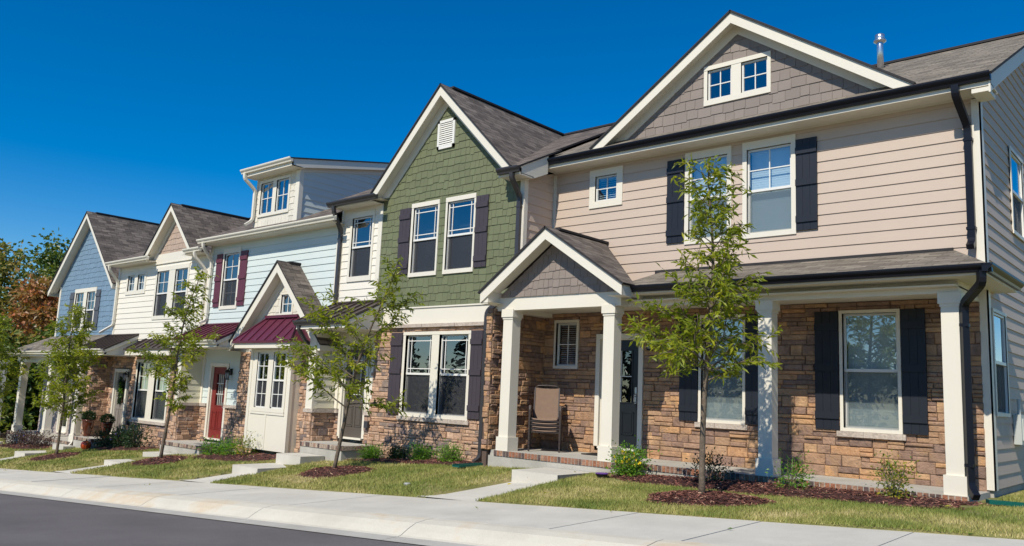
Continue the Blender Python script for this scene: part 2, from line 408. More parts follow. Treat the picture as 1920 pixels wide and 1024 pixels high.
class MB:
    def __init__(s):
        s.v, s.f, s.m, s.uv = [], [], [], []
    def face(s, pts, mi=0, uv=None):
        b = len(s.v)
        s.v.extend([tuple(p) for p in pts])
        s.f.append(tuple(range(b, b + len(pts))))
        s.m.append(mi)
        s.uv.append(uv if uv else [(p[0], p[2]) for p in pts])
    def solid(s, verts, faces, mi=0):
        b = len(s.v)
        s.v.extend([tuple(p) for p in verts])
        for f in faces:
            s.f.append(tuple(b + i for i in f))
            s.m.append(mi)
            s.uv.append([(verts[i][0], verts[i][2]) for i in f])
    def box(s, F, u0, u1, v0, v1, n0, n1, mi=0):
        P = [F.p(u, v, n) for n in (n0, n1) for v in (v0, v1) for u in (u0, u1)]
        s.solid(P, [(4, 5, 7, 6), (1, 0, 2, 3), (0, 1, 5, 4), (2, 6, 7, 3), (0, 4, 6, 2), (1, 3, 7, 5)], mi)
    def sheet(s, F, u0, u1, v0, v1, n, mi=0):
        s.face([F.p(u0, v0, n), F.p(u1, v0, n), F.p(u1, v1, n), F.p(u0, v1, n)], mi)
    def prism(s, F, poly, n0, n1, mi=0, side=None):
        k = len(poly)
        A = [F.p(u, v, n1) for u, v in poly]
        B = [F.p(u, v, n0) for u, v in poly]
        b = len(s.v)
        s.v.extend([tuple(p) for p in A + B])
        s.f.append(tuple(b + i for i in range(k))); s.m.append(mi); s.uv.append(list(poly))
        s.f.append(tuple(b + k + i for i in reversed(range(k)))); s.m.append(side if side is not None else mi); s.uv.append(list(reversed(poly)))
        for i in range(k):
            j = (i + 1) % k
            s.f.append((b + i, b + k + i, b + k + j, b + j)); s.m.append(side if side is not None else mi)
            s.uv.append([poly[i], poly[i], poly[j], poly[j]])
    def slab(s, pts, thick, mi=0, side=None, udir=None):
        """planar polygon in space, given thickness below; UV metres along udir and up the slope"""
        pts = [Vector(p) for p in pts]
        nrm = Vector((0, 0, 0))
        for i in range(len(pts)):
            a, b = pts[i], pts[(i + 1) % len(pts)]
            nrm += a.cross(b)
        nrm.normalize()
        if nrm.z < 0:
            pts = pts[::-1]; nrm = -nrm
        u = Vector(udir).normalized() if udir else (pts[1] - pts[0]).normalized()
        v = nrm.cross(u)
        F = Frame(pts[0], u, v, nrm)
        poly = [((p - pts[0]).dot(u), (p - pts[0]).dot(v)) for p in pts]
        s.prism(F, poly, -thick, 0, mi, side)
    def tube(s, pts, rad, seg=8, mi=0, cap=True):
        pts = [Vector(p) for p in pts]
        if not hasattr(rad, '__len__'): rad = [rad] * len(pts)
        b = len(s.v)
        prev = None
        for i, p in enumerate(pts):
            t = (pts[min(i + 1, len(pts) - 1)] - pts[max(i - 1, 0)])
            t = t.normalized() if t.length > 1e-9 else Vector((0, 0, 1))
            if prev is None:
                a = t.cross(Vector((0, 0, 1)))
                if a.length < 1e-3: a = t.cross(Vector((1, 0, 0)))
            else:
                a = prev - t * prev.dot(t)
            a.normalize(); prev = a
            c = t.cross(a)
            for k in range(seg):
                w = 2 * math.pi * k / seg
                s.v.append(tuple(p + (a * math.cos(w) + c * math.sin(w)) * rad[i]))
        for i in range(len(pts) - 1):
            for k in range(seg):
                k2 = (k + 1) % seg
                s.f.append((b + i * seg + k, b + i * seg + k2, b + (i + 1) * seg + k2, b + (i + 1) * seg + k))
                s.m.append(mi); s.uv.append([(0, 0)] * 4)
        if cap:
            s.f.append(tuple(b + k for k in reversed(range(seg)))); s.m.append(mi); s.uv.append([(0, 0)] * seg)
            e = b + (len(pts) - 1) * seg
            s.f.append(tuple(e + k for k in range(seg))); s.m.append(mi); s.uv.append([(0, 0)] * seg)
    def rtube(s, pts, w, h, ax=(1, 0, 0), mi=0):
        """rectangular pipe; w across axis ax"""
        pts = [Vector(p) for p in pts]
        b = len(s.v)
        for i, p in enumerate(pts):
            t = (pts[min(i + 1, len(pts) - 1)] - pts[max(i - 1, 0)]).normalized()
            a = Vector(ax); a = (a - t * a.dot(t)).normalized()
            c = t.cross(a)
            k = 1.0
            if 0 < i < len(pts) - 1:
                t0 = (pts[i] - pts[i - 1]).normalized()
                k = 1 / max(0.5, t0.dot(t))
            for sa, sc in ((-1, -1), (1, -1), (1, 1), (-1, 1)):
                s.v.append(tuple(p + a * (sa * w / 2) + c * (sc * h / 2 * k)))
        for i in range(len(pts) - 1):
            for k in range(4):
                k2 = (k + 1) % 4
                s.f.append((b + i * 4 + k, b + i * 4 + k2, b + i * 4 + 4 + k2, b + i * 4 + 4 + k)); s.m.append(mi); s.uv.append([(0, 0)] * 4)
        s.f.append((b + 3, b + 2, b + 1, b)); s.m.append(mi); s.uv.append([(0, 0)] * 4)
        e = b + (len(pts) - 1) * 4
        s.f.append((e, e + 1, e + 2, e + 3)); s.m.append(mi); s.uv.append([(0, 0)] * 4)
    def lathe(s, c, prof, seg=24, mi=0, ribs=0, ramp_=0.0):
        c = Vector(c); b = len(s.v)
        for r, z in prof:
            for k in range(seg):
                w = 2 * math.pi * k / seg
                rr = r * (1 - ramp_ * (0.5 + 0.5 * math.cos(ribs * w)) if ribs else 1)
                s.v.append((c.x + rr * math.cos(w), c.y + rr * math.sin(w), c.z + z))
        for i in range(len(prof) - 1):
            for k in range(seg):
                k2 = (k + 1) % seg
                s.f.append((b + i * seg + k, b + i * seg + k2, b + (i + 1) * seg + k2, b + (i + 1) * seg + k)); s.m.append(mi); s.uv.append([(0, 0)] * 4)
        s.f.append(tuple(b + k for k in reversed(range(seg)))); s.m.append(mi); s.uv.append([(0, 0)] * seg)
        e = b + (len(prof) - 1) * seg
        s.f.append(tuple(e + k for k in range(seg))); s.m.append(mi); s.uv.append([(0, 0)] * seg)
    def build(s, name, mats, parent=None, smooth=False, label=None, kind=None, loc=None):
        if not isinstance(mats, (list, tuple)): mats = [mats]
        me = bpy.data.meshes.new(name)
        off = Vector((0, 0, 0))
        if parent is not None: off = ORIG[parent.name]
        elif loc is not None: off = Vector(loc)
        vs = np.array(s.v, dtype=np.float64) - np.array(off) if s.v else np.zeros((0, 3))
        me.from_pydata([tuple(x) for x in vs], [], s.f)
        for m in mats: me.materials.append(m)
        me.polygons.foreach_set('material_index', s.m)
        uvl = me.uv_layers.new(name='UVMap')
        flat = []
        for u in s.uv:
            for a in u: flat.extend((a[0], a[1]))
        uvl.data.foreach_set('uv', flat)
        if smooth: me.polygons.foreach_set('use_smooth', [True] * len(s.f))
        me.update()
        o = bpy.data.objects.new(name, me)
        COL.objects.link(o)
        if parent is not None:
            o.parent = parent
        elif loc is not None:
            o.location = loc
        ORIG[o.name] = off
        if label: o['label'] = label
        if kind: o['kind'] = kind
        return o

ORIG = {}
def thing(name, label, cat, loc, group=None):
    o = bpy.data.objects.new(name, None)
    o.empty_display_size = 0.3
    COL.objects.link(o)
    o.location = loc
    ORIG[o.name] = Vector(loc)
    o['label'] = label; o['category'] = cat
    if group: o['group'] = group
    return o
def tag(o, label, cat, group=None):
    o['label'] = label; o['category'] = cat
    if group: o['group'] = group
    return o

# ------------------------------------------------------------------ wall claddings
def cross_int(poly, z):
    xs = []
    for i in range(len(poly)):
        a, b = poly[i], poly[(i + 1) % len(poly)]
        if (a[1] - z) * (b[1] - z) <= 0 and abs(a[1] - b[1]) > 1e-9:
            xs.append(a[0] + (b[0] - a[0]) * (z - a[1]) / (b[1] - a[1]))
    return (min(xs), max(xs)) if xs else None

def laps(mb, F, poly, holes=(), exp=0.178, lip=0.015, mi=0, zref=None, seed=1):
    """horizontal lap boards, each tilted so its lower edge stands proud and shades the board below"""
    rnd = random.Random(seed)
    zs = [p[1] for p in poly]
    z0, z1 = min(zs), max(zs)
    if zref is None: zref = z0
    k = math.floor((z0 - zref) / exp + 1e-6)
    while zref + k * exp < z1 - 1e-6:
        zb, zt = zref + k * exp, zref + (k + 1) * exp
        cuts = {max(zb, z0), min(zt, z1)}
        for h in holes:
            for z in (h[2], h[3]):
                if zb < z < zt and z0 < z < z1: cuts.add(z)
        for z in zs:
            if zb < z < zt: cuts.add(z)
        cuts = sorted(cuts)
        jit = rnd.uniform(-0.001, 0.001)
        for a, b in zip(cuts[:-1], cuts[1:]):
            if b - a < 1e-4: continue
            ia, ib = cross_int(poly, a + 1e-5), cross_int(poly, b - 1e-5)
            if not ia or not ib: continue
            mid = (a + b) / 2
            cutu = sorted([(h[0], h[1]) for h in holes if h[2] < mid < h[3]])
            segs, cl, cr = [], ia, ib
            la, lb = ia[0], ib[0]
            for c0, c1 in cutu:
                if c0 > min(la, lb): segs.append((la, c0, lb, c0))
                la = max(la, c1); lb = max(lb, c1)
            if max(ia[1], ib[1]) > la: segs.append((la, ia[1], lb, ib[1]))
            na = lip * (1 - (a - zb) / exp) + jit
            nb = lip * (1 - (b - zb) / exp) + jit
            for s0, s1, t0, t1 in segs:
                if s1 - s0 < 1e-4 and t1 - t0 < 1e-4: continue
                mb.face([F.p(s0, a, na), F.p(s1, a, na), F.p(t1, b, nb), F.p(t0, b, nb)], mi)
                if abs(a - zb) < 1e-5:
                    mb.face([F.p(s0, a, -0.004), F.p(s1, a, -0.004), F.p(s1, a, na), F.p(s0, a, na)], mi)
        k += 1

def shakes(mb, F, poly, holes=(), exp=0.185, wmin=0.13, wmax=0.24, stag=0.022, mi=0, seed=1, back=1):
    """staggered shingle panels, every shake its own tile"""
    rnd = random.Random(seed)
    zs = [p[1] for p in poly]; us = [p[0] for p in poly]
    z0, z1, u0, u1 = min(zs), max(zs), min(us), max(us)
    uc = sorted({u0, u1, *[min(max(x, u0), u1) for h in holes for x in h[:2]]})
    zc = sorted({z0, z1, *[min(max(x, z0), z1) for h in holes for x in h[2:]]})
    for a, b in zip(uc[:-1], uc[1:]):
        for c, d in zip(zc[:-1], zc[1:]):
            if any(h[0] < (a + b) / 2 < h[1] and h[2] < (c + d) / 2 < h[3] for h in holes): continue
            pg = clip_rect(poly, a, b, c, d)
            if pg: mb.face([F.p(u, v, -0.001) for u, v in pg], back)
    z = z0
    while z < z1:
        u = u0 - rnd.uniform(0, wmax)
        while u < u1:
            w = rnd.uniform(wmin, wmax)
            st = rnd.choice((0, 0, 0.5, 1)) * stag
            zb = max(z0, z - st)
            a, b = u + 0.003, u + w - 0.003
            u += w
            parts = [(a, b)]
            for h in holes:
                if h[3] > zb + 0.02 and h[2] < z + exp - 0.02:
                    np_ = []
                    for p, q in parts:
                        if q <= h[0] or p >= h[1]: np_.append((p, q))
                        else:
                            if p < h[0]: np_.append((p, h[0]))
                            if q > h[1]: np_.append((h[1], q))
                    parts = np_
            for p, q in parts:
                if q - p < 0.01: continue
                pg = clip_rect(poly, p, q, zb, min(z1, z + exp + 0.01))
                if not pg: continue
                j = rnd.uniform(-0.0015, 0.002)
                nf = lambda v: 0.017 + j - 0.013 * max(0, min(1, (v - zb) / exp))
                A = [F.p(x, v, nf(v)) for x, v in pg]
                mb.solid(A + [F.p(x, v, 0) for x, v in pg],
                         [tuple(range(len(pg)))] + [(i, len(pg) + i, len(pg) + (i + 1) % len(pg), (i + 1) % len(pg)) for i in range(len(pg))], mi)
        z += exp

def stonework(mb, F, u0, u1, z0, z1, holes=(), seed=1, mi=0, back=1, smin=0.20, smax=0.5, depth=0.05):
    """ledgestone veneer: every stone its own chamfered block of its own height, length and projection"""
    rnd = random.Random(seed)
    # backing sheet around the holes
    hs = [h for h in holes if h[1] > u0 and h[0] < u1 and h[3] > z0 and h[2] < z1]
    uc = sorted({u0, u1, *[min(max(x, u0), u1) for h in hs for x in h[:2]]})
    zc = sorted({z0, z1, *[min(max(x, z0), z1) for h in hs for x in h[2:]]})
    for a, b in zip(uc[:-1], uc[1:]):
        for c, d in zip(zc[:-1], zc[1:]):
            mu, mz = (a + b) / 2, (c + d) / 2
            if any(h[0] < mu < h[1] and h[2] < mz < h[3] for h in hs): continue
            mb.face([F.p(a, c, 0.004), F.p(b, c, 0.004), F.p(b, d, 0.004), F.p(a, d, 0.004)], back)
    def stone(a, b, c, d):
        ps = [(a, b, c, d)]
        for h in hs:
            nn = []
            for (a, b, c, d) in ps:
                if b <= h[0] or a >= h[1] or d <= h[2] or c >= h[3]:
                    nn.append((a, b, c, d)); continue
                if a < h[0]: nn.append((a, h[0], c, d))
                if b > h[1]: nn.append((h[1], b, c, d))
                aa, bb = max(a, h[0]), min(b, h[1])
                if c < h[2]: nn.append((aa, bb, c, h[2]))
                if d > h[3]: nn.append((aa, bb, h[3], d))
            ps = nn
        for (a, b, c, d) in ps:
            g = 0.003
            a += g; b -= g; c += g; d -= g
            if b - a < 0.02 or d - c < 0.015: continue
            n1 = depth * rnd.uniform(0.3, 1.1)
            ch = min(0.012, (d - c) * 0.22, (b - a) * 0.22)
            J = lambda k=0.009: rnd.uniform(-k, k)
            jl, jr = J(0.004), J(0.004)
            outer = [(a + abs(jl), c), (b - abs(jr), c), (b, d), (a, d)]
            inner = [(a + ch + J(), c + ch + abs(J(0.004))), (b - ch + J(), c + ch + abs(J(0.004))), (b - ch + J(), d - ch - abs(J(0.004))), (a + ch + J(), d - ch - abs(J(0.004)))]
            V = [F.p(u, v, 0.0) for u, v in outer] + [F.p(u, v, n1 * 0.72) for u, v in outer] + [F.p(u, v, n1 + J(0.005)) for u, v in inner]
            fs = [(8, 9, 10, 11)]
            for i in range(4):
                j = (i + 1) % 4
                fs.append((i, j, 4 + j, 4 + i)); fs.append((4 + i, 4 + j, 8 + j, 8 + i))
            mb.solid(V, fs, mi)
    z = z0
    while z < z1 - 0.03:
        h = rnd.choice((0.06, 0.07, 0.08, 0.09, 0.10, 0.12, 0.14, 0.17))
        if z + h > z1 - 0.05: h = z1 - z
        u = u0 - rnd.uniform(0, 0.25)
        while u < u1:
            w = smin + (smax - smin) * rnd.random() ** 1.3 * (1.25 if h < 0.11 else 1.0)
            a, b = max(u, u0), min(u + w, u1)
            u += w
            if b - a < 0.05: 
                continue
            if u1 - b < 0.06: b = u1
            t = rnd.random()
            if h > 0.11 and t < 0.45:
                k = z + h * rnd.uniform(0.4, 0.6)
                stone(a, b, z, k)
                if rnd.random() < 0.5 and b - a > 0.3:
                    m_ = a + (b - a) * rnd.uniform(0.35, 0.65); stone(a, m_, k, z + h); stone(m_, b, k, z + h)
                else: stone(a, b, k, z + h)
            elif t < 0.68 and b - a > 0.34:
                m_ = a + (b - a) * rnd.uniform(0.35, 0.65); stone(a, m_, z, z + h); stone(m_, b, z, z + h)
            else:
                stone(a, b, z, z + h)
        z += h

def soldier(mb, F, u0, u1, z0, z1, n=0.0, mi=0, mort=1, seed=1, w=0.075):
    rnd = random.Random(seed)
    mb.box(F, u0, u1, z0, z1, n - 0.06, n, mort)
    u = u0
    while u < u1 - 0.02:
        b = min(u + w - 0.01, u1)
        mb.box(F, u + 0.004, b, z0 + 0.006, z1 - 0.004, n - 0.02, n + 0.006 + rnd.uniform(0, 0.003), mi)
        u += w

def outer_minus(mb, F, o, holes, n0, n1, mi):
    """flat casing board o with openings"""
    uc = sorted({o[0], o[1], *[x for h in holes for x in h[:2]]})
    zc = sorted({o[2], o[3], *[x for h in holes for x in h[2:]]})
    z0h, z1h = min(h[2] for h in holes), max(h[3] for h in holes)
    mb.box(F, o[0], o[1], z1h, o[3], n0, n1 + 0.006, mi)
    if z0h > o[2] + 1e-4: mb.box(F, o[0], o[1], o[2], z0h, n0, n1 + 0.004, mi)
    prev = o[0]
    for h in sorted(holes):
        if h[0] > prev + 1e-4: mb.box(F, prev, h[0], z0h, z1h, n0, n1, mi)
        if h[2] > z0h + 1e-4: mb.box(F, h[0], h[1], z0h, h[2], n0, n1, mi)
        if h[3] < z1h - 1e-4: mb.box(F, h[0], h[1], h[3], z1h, n0, n1, mi)
        prev = h[1]
    if o[1] > prev + 1e-4: mb.box(F, prev, o[1], z0h, z1h, n0, n1, mi)

def recess(mb, F, h, n0, n1, jm, rm, jamb=0.09):
    u0, u1, z0, z1 = h
    for a, b, mi in ((n0, n0 - jamb, jm), (n0 - jamb, n1, rm)):
        mb.face([F.p(u0, z0, a), F.p(u0, z1, a), F.p(u0, z1, b), F.p(u0, z0, b)], mi)
        mb.face([F.p(u1, z0, a), F.p(u1, z0, b), F.p(u1, z1, b), F.p(u1, z1, a)], mi)
        mb.face([F.p(u0, z0, a), F.p(u0, z0, b), F.p(u1, z0, b), F.p(u1, z0, a)], mi)
        mb.face([F.p(u0, z1, a), F.p(u1, z1, a), F.p(u1, z1, b), F.p(u0, z1, b)], mi)
    mb.face([F.p(u0, z0, n1), F.p(u1, z0, n1), F.p(u1, z1, n1), F.p(u0, z1, n1)], rm)

def window(H, F, outer, sashes, grid=None, lgrid=None, fixed=False, blind=0.0, blind_lo=None, screen=True, proud=0.03, trim='cream',
           sill=None, glass='glass', slat_open=False, name='window', depth=0.38, scr='screen', bmat='blind'):
    fr, pn, sc_, bl = MB(), MB(), MB(), MB()
    _pn, _sc = [], []
    outer_minus(fr, F, outer, sashes, -0.01, proud, 0)
    for (a, b, c, d) in sashes:
        recess(fr, F, (a, b, c, d), proud - 0.002, -depth, 1, 2)
        t = 0.032
        mid = (c + d) / 2
        def ring(a, b, c, d, n0, n1):
            fr.box(F, a, a + t, c, d, n0, n1, 1); fr.box(F, b - t, b, c, d, n0, n1, 1)
            fr.box(F, a + t, b - t, c, c + t, n0, n1, 1); fr.box(F, a + t, b - t, d - t, d, n0, n1, 1)
        def bars(kind, a, b, c, d, n):
            w = 0.009
            if kind == '2x2':
                fr.box(F, (a + b) / 2 - w, (a + b) / 2 + w, c, d, n, n + 0.010, 1)
                fr.box(F, a, b, (c + d) / 2 - w, (c + d) / 2 + w, n, n + 0.012, 1)
            if kind == 'prairie':
                k = 0.09
                for x in (a + k, b - k): fr.box(F, x - w, x + w, c, d, n, n + 0.010, 1)
                for z in (c + k, d - k): fr.box(F, a, b, z - w, z + w, n, n + 0.012, 1)
            if kind == '2x1':
                fr.box(F, (a + b) / 2 - w, (a + b) / 2 + w, c, d, n, n + 0.010, 1)
        if fixed:
            ring(a, b, c, d, -0.05, -0.012)
            pn.sheet(F, a + t, b - t, c + t, d - t, -0.034)
            bars(grid, a + t, b - t, c + t, d - t, -0.031)
        else:
            ring(a, b, mid - 0.02, d, -0.045, -0.010)
            ring(a + 0.004, b - 0.004, c, mid + 0.012, -0.085, -0.047)
            fr.box(F, a, b, mid - 0.022, mid + 0.022, -0.046, -0.006, 1)
            pn.sheet(F, a + t, b - t, mid + 0.02, d - t, -0.030)
            pn.sheet(F, a + t, b - t, c + t, mid - 0.022, -0.068)
            bars(grid, a + t, b - t, mid + 0.022, d - t, -0.027)
            bars(lgrid, a + t, b - t, c + t, mid - 0.022, -0.065)
            if screen: sc_.sheet(F, a + 0.015, b - 0.015, c + 0.012, mid - 0.024, -0.039)
        _pn.append(pn); _sc.append(sc_); pn, sc_ = MB(), MB()
        if blind > 0:
            zlo = c + (d - c) * (1 - blind)
            z = d - 0.02
            while z > zlo:
                dz = 0.024 if slat_open else 0.0435
                nn = 0.035 if slat_open else 0.003
                bl.face([F.p(a + 0.02, z - dz, -0.13 + nn), F.p(b - 0.02, z - dz, -0.13 + nn), F.p(b - 0.02, z, -0.13), F.p(a + 0.02, z, -0.13)])
                z -= 0.042
            bl.box(F, a + 0.02, b - 0.02, d - 0.05, d - 0.005, -0.14, -0.10)
    w = fr.build(name, [M[trim], M['white'], M['room']], H)
    for q in _pn: q.build('pane', M[glass], w)
    for q in _sc:
        if q.v: q.build('insect_screen', M[scr], w)
    if bl.v: bl.build('blind', M[bmat], w)
    if sill:
        s = MB(); rnd = random.Random(int(outer[0] * 100))
        u = outer[0] - 0.05
        while u < outer[1] + 0.04:
            e = min(u + rnd.uniform(0.35, 0.6), outer[1] + 0.05)
            s.box(F, u, e - 0.004, outer[2] - 0.085, outer[2] - 0.002, 0.0, 0.085 + rnd.uniform(-0.006, 0.006)); u = e
        s.build('sill', M['stonecap'], w)
    return w

def shutter(H, F, u0, u1, z0, z1, mat, n=0.018):
    mb = MB()
    k = 3; w = (u1 - u0) / k
    for i in range(k):
        mb.box(F, u0 + i * w + 0.002, u0 + (i + 1) * w - 0.002, z0, z1, n, n + 0.022)
    mb.box(F, u0 + 0.004, u1 - 0.004, z0 + 0.01, z1 - 0.01, n - 0.02, n + 0.012)
    h = z1 - z0
    for zz in (z0 + 0.12 * h, z0 + 0.52 * h, z1 - 0.13 * h):
        mb.box(F, u0 + 0.003, u1 - 0.003, zz - 0.055, zz + 0.055, n + 0.022, n + 0.046)
    return mb.build('shutter', M[mat], H)

def door(H, F, u0, u1, z0, z1, mat, lite, bars='prairie', casing=0.09, n=-0.035, trim='cream', glass='glassdk', panels=True, proud=0.035, knob=1):
    """lite = (fu0,fu1,fz0,fz1) fractions of the slab taken by glass"""
    fr = MB()
    fr.box(F, u0 - casing, u0, z0, z1 + casing, -0.02, proud); fr.box(F, u1, u1 + casing, z0, z1 + casing, -0.02, proud)
    fr.box(F, u0, u1, z1, z1 + casing, -0.02, proud + 0.004)
    fr.box(F, u0, u1, z0 - 0.04, z0, -0.1, proud + 0.02)
    fr.box(F, u0, u0 + 0.02, z0, z1, -0.09, -0.012); fr.box(F, u1 - 0.02, u1, z0, z1, -0.09, -0.012); fr.box(F, u0 + 0.02, u1 - 0.02, z1 - 0.02, z1, -0.09, -0.012)
    fr.build('door_frame', M[trim], H)
    u0 += 0.022; u1 -= 0.022; z1 -= 0.022
    W, Hh = u1 - u0, z1 - z0
    a, b, c, d = u0 + lite[0] * W, u0 + lite[1] * W, z0 + lite[2] * Hh, z0 + lite[3] * Hh
    s = MB()
    s.box(F, u0, a, z0, z1, n - 0.045, n); s.box(F, b, u1, z0, z1, n - 0.045, n)
    s.box(F, a, b, z0, c, n - 0.045, n); s.box(F, a, b, d, z1, n - 0.045, n)
    for x0, x1, y0, y1 in ((a - 0.02, b + 0.02, c - 0.02, c), (a - 0.02, b + 0.02, d, d + 0.02), (a - 0.02, a, c, d), (b, b + 0.02, c, d)):
        s.box(F, x0, x1, y0, y1, n, n + 0.012)
    if panels and c - z0 > 0.35:
        for x0, x1 in ((u0 + 0.13 * W, u0 + 0.45 * W), (u0 + 0.55 * W, u0 + 0.87 * W)):
            y0, y1 = z0 + 0.12 * Hh, c - 0.09 * Hh
            for p in ((x0, x1, y0, y0 + 0.018), (x0, x1, y1 - 0.018, y1), (x0, x0 + 0.018, y0, y1), (x1 - 0.018, x1, y0, y1)):
                s.box(F, *p, n, n + 0.012)
            s.box(F, x0 + 0.045, x1 - 0.045, y0 + 0.045, y1 - 0.045, n, n + 0.010)
    o = s.build('door', M[mat], H)
    g = MB(); g.sheet(F, a, b, c, d, n - 0.025); g.build('door_pane', M[glass], o)
    r = MB(); r.box(F, a, b, c, d, n - 0.30, n - 0.29); r.build('door_dark_sheet', M['room'], o)  # dark sheet standing in for the unlit room behind the glass
    k = MB()
    w = 0.008
    if bars == 'prairie':
        for x in (a + 0.07, b - 0.07): k.box(F, x - w, x + w, c, d, n - 0.02, n - 0.006)
        for z in (c + 0.09, d - 0.09): k.box(F, a, b, z - w, z + w, n - 0.02, n - 0.004)
    elif bars == 'lead':
        for i in range(1, 4): 
            x = a + (b - a) * i / 4; k.box(F, x - w * 0.7, x + w * 0.7, c, d, n - 0.02, n - 0.006)
        for f_ in (0.36, 0.7): z = c + (d - c) * f_; k.box(F, a, b, z - w, z + w, n - 0.02, n - 0.004)
    elif bars == 'cross':
        k.box(F, (a + b) / 2 - w, (a + b) / 2 + w, c, d, n - 0.02, n - 0.006)
        k.box(F, a, b, (c + d) / 2 - w, (c + d) / 2 + w, n - 0.02, n - 0.004)
    if k.v: k.build('glazing_bar', M['white'], o)
    h = MB()
    hu = u1 - 0.07 if knob > 0 else u0 + 0.07
    h.tube([F.p(hu, z0 + 0.95, n), F.p(hu, z0 + 0.95, n + 0.05)], 0.012, 8)
    h.box(F, hu - 0.02, hu + 0.02, z0 + 0.82, z0 + 1.12, n, n + 0.012)
    h.tube([F.p(hu, z0 + 0.84, n + 0.02), F.p(hu, z0 + 0.86, n + 0.055), F.p(hu, z0 + 0.98, n + 0.055), F.p(hu, z0 + 1.0, n + 0.02)], 0.011, 8)
    h.build('handle', M['metal'], o)
    return o

def gutter(H, u0, u1, y, z, mat, h=0.115, axis='x'):
    """K-style gutter; y is the outer face, z the top"""
    mb = MB()
    prof = [(0.12, 0), (0.12, -h), (0.055, -h), (0.045, -h * 0.72), (0.012, -h * 0.42), (0.0, -h * 0.22), (0.0, 0), (0.012, 0), (0.012, -0.02), (0.108, -0.02), (0.108, 0)]
    if axis == 'x':
        F = Frame((0, y, z), (0, 1, 0), (0, 0, 1), (1, 0, 0))
        mb.prism(F, prof, u0, u1)
    else:
        F = Frame((y, 0, z), (-1, 0, 0), (0, 0, 1), (0, 1, 0))
        mb.prism(F, prof, u0, u1)
    return mb.build('gutter', M[mat], H)

def downspout(H, pts, mat, ax=(1, 0, 0), w=0.085, h=0.065):
    mb = MB()
    P = [Vector(p) for p in pts]
    q = [P[0]]
    for i in range(1, len(P) - 1):      # soften every elbow
        a = (P[i - 1] - P[i]); b = (P[i + 1] - P[i])
        r = min(0.09, a.length * 0.45, b.length * 0.45)
        A = P[i] + a.normalized() * r; B = P[i] + b.normalized() * r
        for t in (0, 0.33, 0.67, 1):
            q.append(A * (1 - t) ** 2 + P[i] * 2 * t * (1 - t) + B * t ** 2)
    q.append(P[-1])
    mb.rtube(q, w, h, ax)
    # strap brackets on the long run
    for i in range(len(P) - 1):
        d = P[i + 1] - P[i]
        if d.length > 1.2:
            for t in (0.12, 0.88):
                c = P[i] + d * t
                mb.box(WORLD, c.x - w * 0.62, c.x + w * 0.62, c.y - h * 0.6, c.y + h * 0.6, c.z - 0.02, c.z + 0.02)
    return mb.build('downspout', M[mat], H)

def gable(H, xl, xr, zf, xa, za, yb, ywall, yf, yr, roof, bw=0.19, fr=0.2, soffit=True, frieze_base=None, name='gable_roof', foot=0.14, xr_cut=None, zr_cut=None):
    """gable roof with barge boards, soffits and frieze.  xl/xr feet, zf foot height, apex xa,za at barge plane yb;
    yf / yr = depth reached at the feet and at the ridge"""
    mb = MB()
    t = 0.035
    for xf, sgn in ((xl, -1), (xr, 1)):
        e = 0.06
        dx, dz = xa - xf, za - zf
        L = math.hypot(dx, dz)
        ox, oz = -dx / L * e, -dz / L * e
        P = [(xf + ox, yb - 0.03, zf + oz + t), (xa, yb - 0.03, za + t), (xa, yr, za + t), (xf + ox, yf, zf + oz + t)]
        mb.slab(P, t, 0, 1, udir=(0, 1, 0))
        # soffit
        k = bw * L / abs(dx)
    # ridge cap
    mb.box(WORLD, xa - 0.09, xa + 0.09, yb + 0.3, yr, za + t - 0.03, za + t + 0.012, 1)
    r = mb.build(name, [M[roof], M['drip']], H)
    bb = MB()
    for xf, sgn in ((xl, -1), (xr, 1)):
        dx, dz = xa - xf, za - zf
        L = math.hypot(dx, dz)
        k = bw * L / abs(dx)           # vertical board height
        zb = zf - foot
        poly = [(xf, zf), (xa, za), (xa, za - k)]
        # lower edge down to the foot, squared off
        slope = dz / dx
        xin = xf + (zf - k - zb) / slope * 1.0 if False else xf + (k - foot) / slope if k > foot else xf
        if k > foot:
            poly = [(xf, zf), (xa, za), (xa, za - k), (xf + (k - foot) / slope, zf - foot) if abs((k - foot) / slope) > 1e-3 else (xf, zf - foot), (xf, zf - foot)]
        else:
            poly = [(xf, zf), (xa, za), (xa, za - k), (xf + 0.0, zf - k), (xf, zf - foot), (xf + sgn * -0.28, zf - foot), (xf + sgn * -0.28, zf - k + 0.28 * abs(slope))]
        if sgn > 0: poly = poly[::-1]
        bb.prism(front(yb + 0.025), poly, 0.0, 0.025)
        if soffit:
            so = k * 0.55
            bb.face([(xf, yb + 0.02, zf - so), (xa, yb + 0.02, za - so), (xa, ywall + 0.02, za - so), (xf, ywall + 0.02, zf - so)])
            bb.face([(xf, yb + 0.02, zf - foot + 0.004), (xf - sgn * 0.3, yb + 0.02, zf - foot + 0.004), (xf - sgn * 0.3, ywall, zf - foot + 0.004), (xf, ywall, zf - foot + 0.004)])
            bb.face([(xf, yb + 0.02, zf), (xf, yb + 0.02, zf - foot), (xf, ywall + 0.3, zf - foot), (xf, ywall + 0.3, zf)])
            # frieze board under the soffit on the wall
            if fr > 0:
                kk = fr * L / abs(dx)
                zz = so
                fb = frieze_base if frieze_base is not None else zf - foot
                # board between heights line-so and line-so-kk, cut at fb
                def xat(off):   # x on rake line lowered by off where z = fb
                    return xf + (fb + off - zf) / slope
                x1, x2 = xat(zz), xat(zz + kk)
                pl = [(x1, fb), (xa, za - zz), (xa, za - zz - kk), (x2, fb)]
                if sgn > 0: pl = pl[::-1]
                bb.prism(front(ywall), pl, 0.0, 0.028)
    b = bb.build('barge_board', M['cream'], H)
    return r

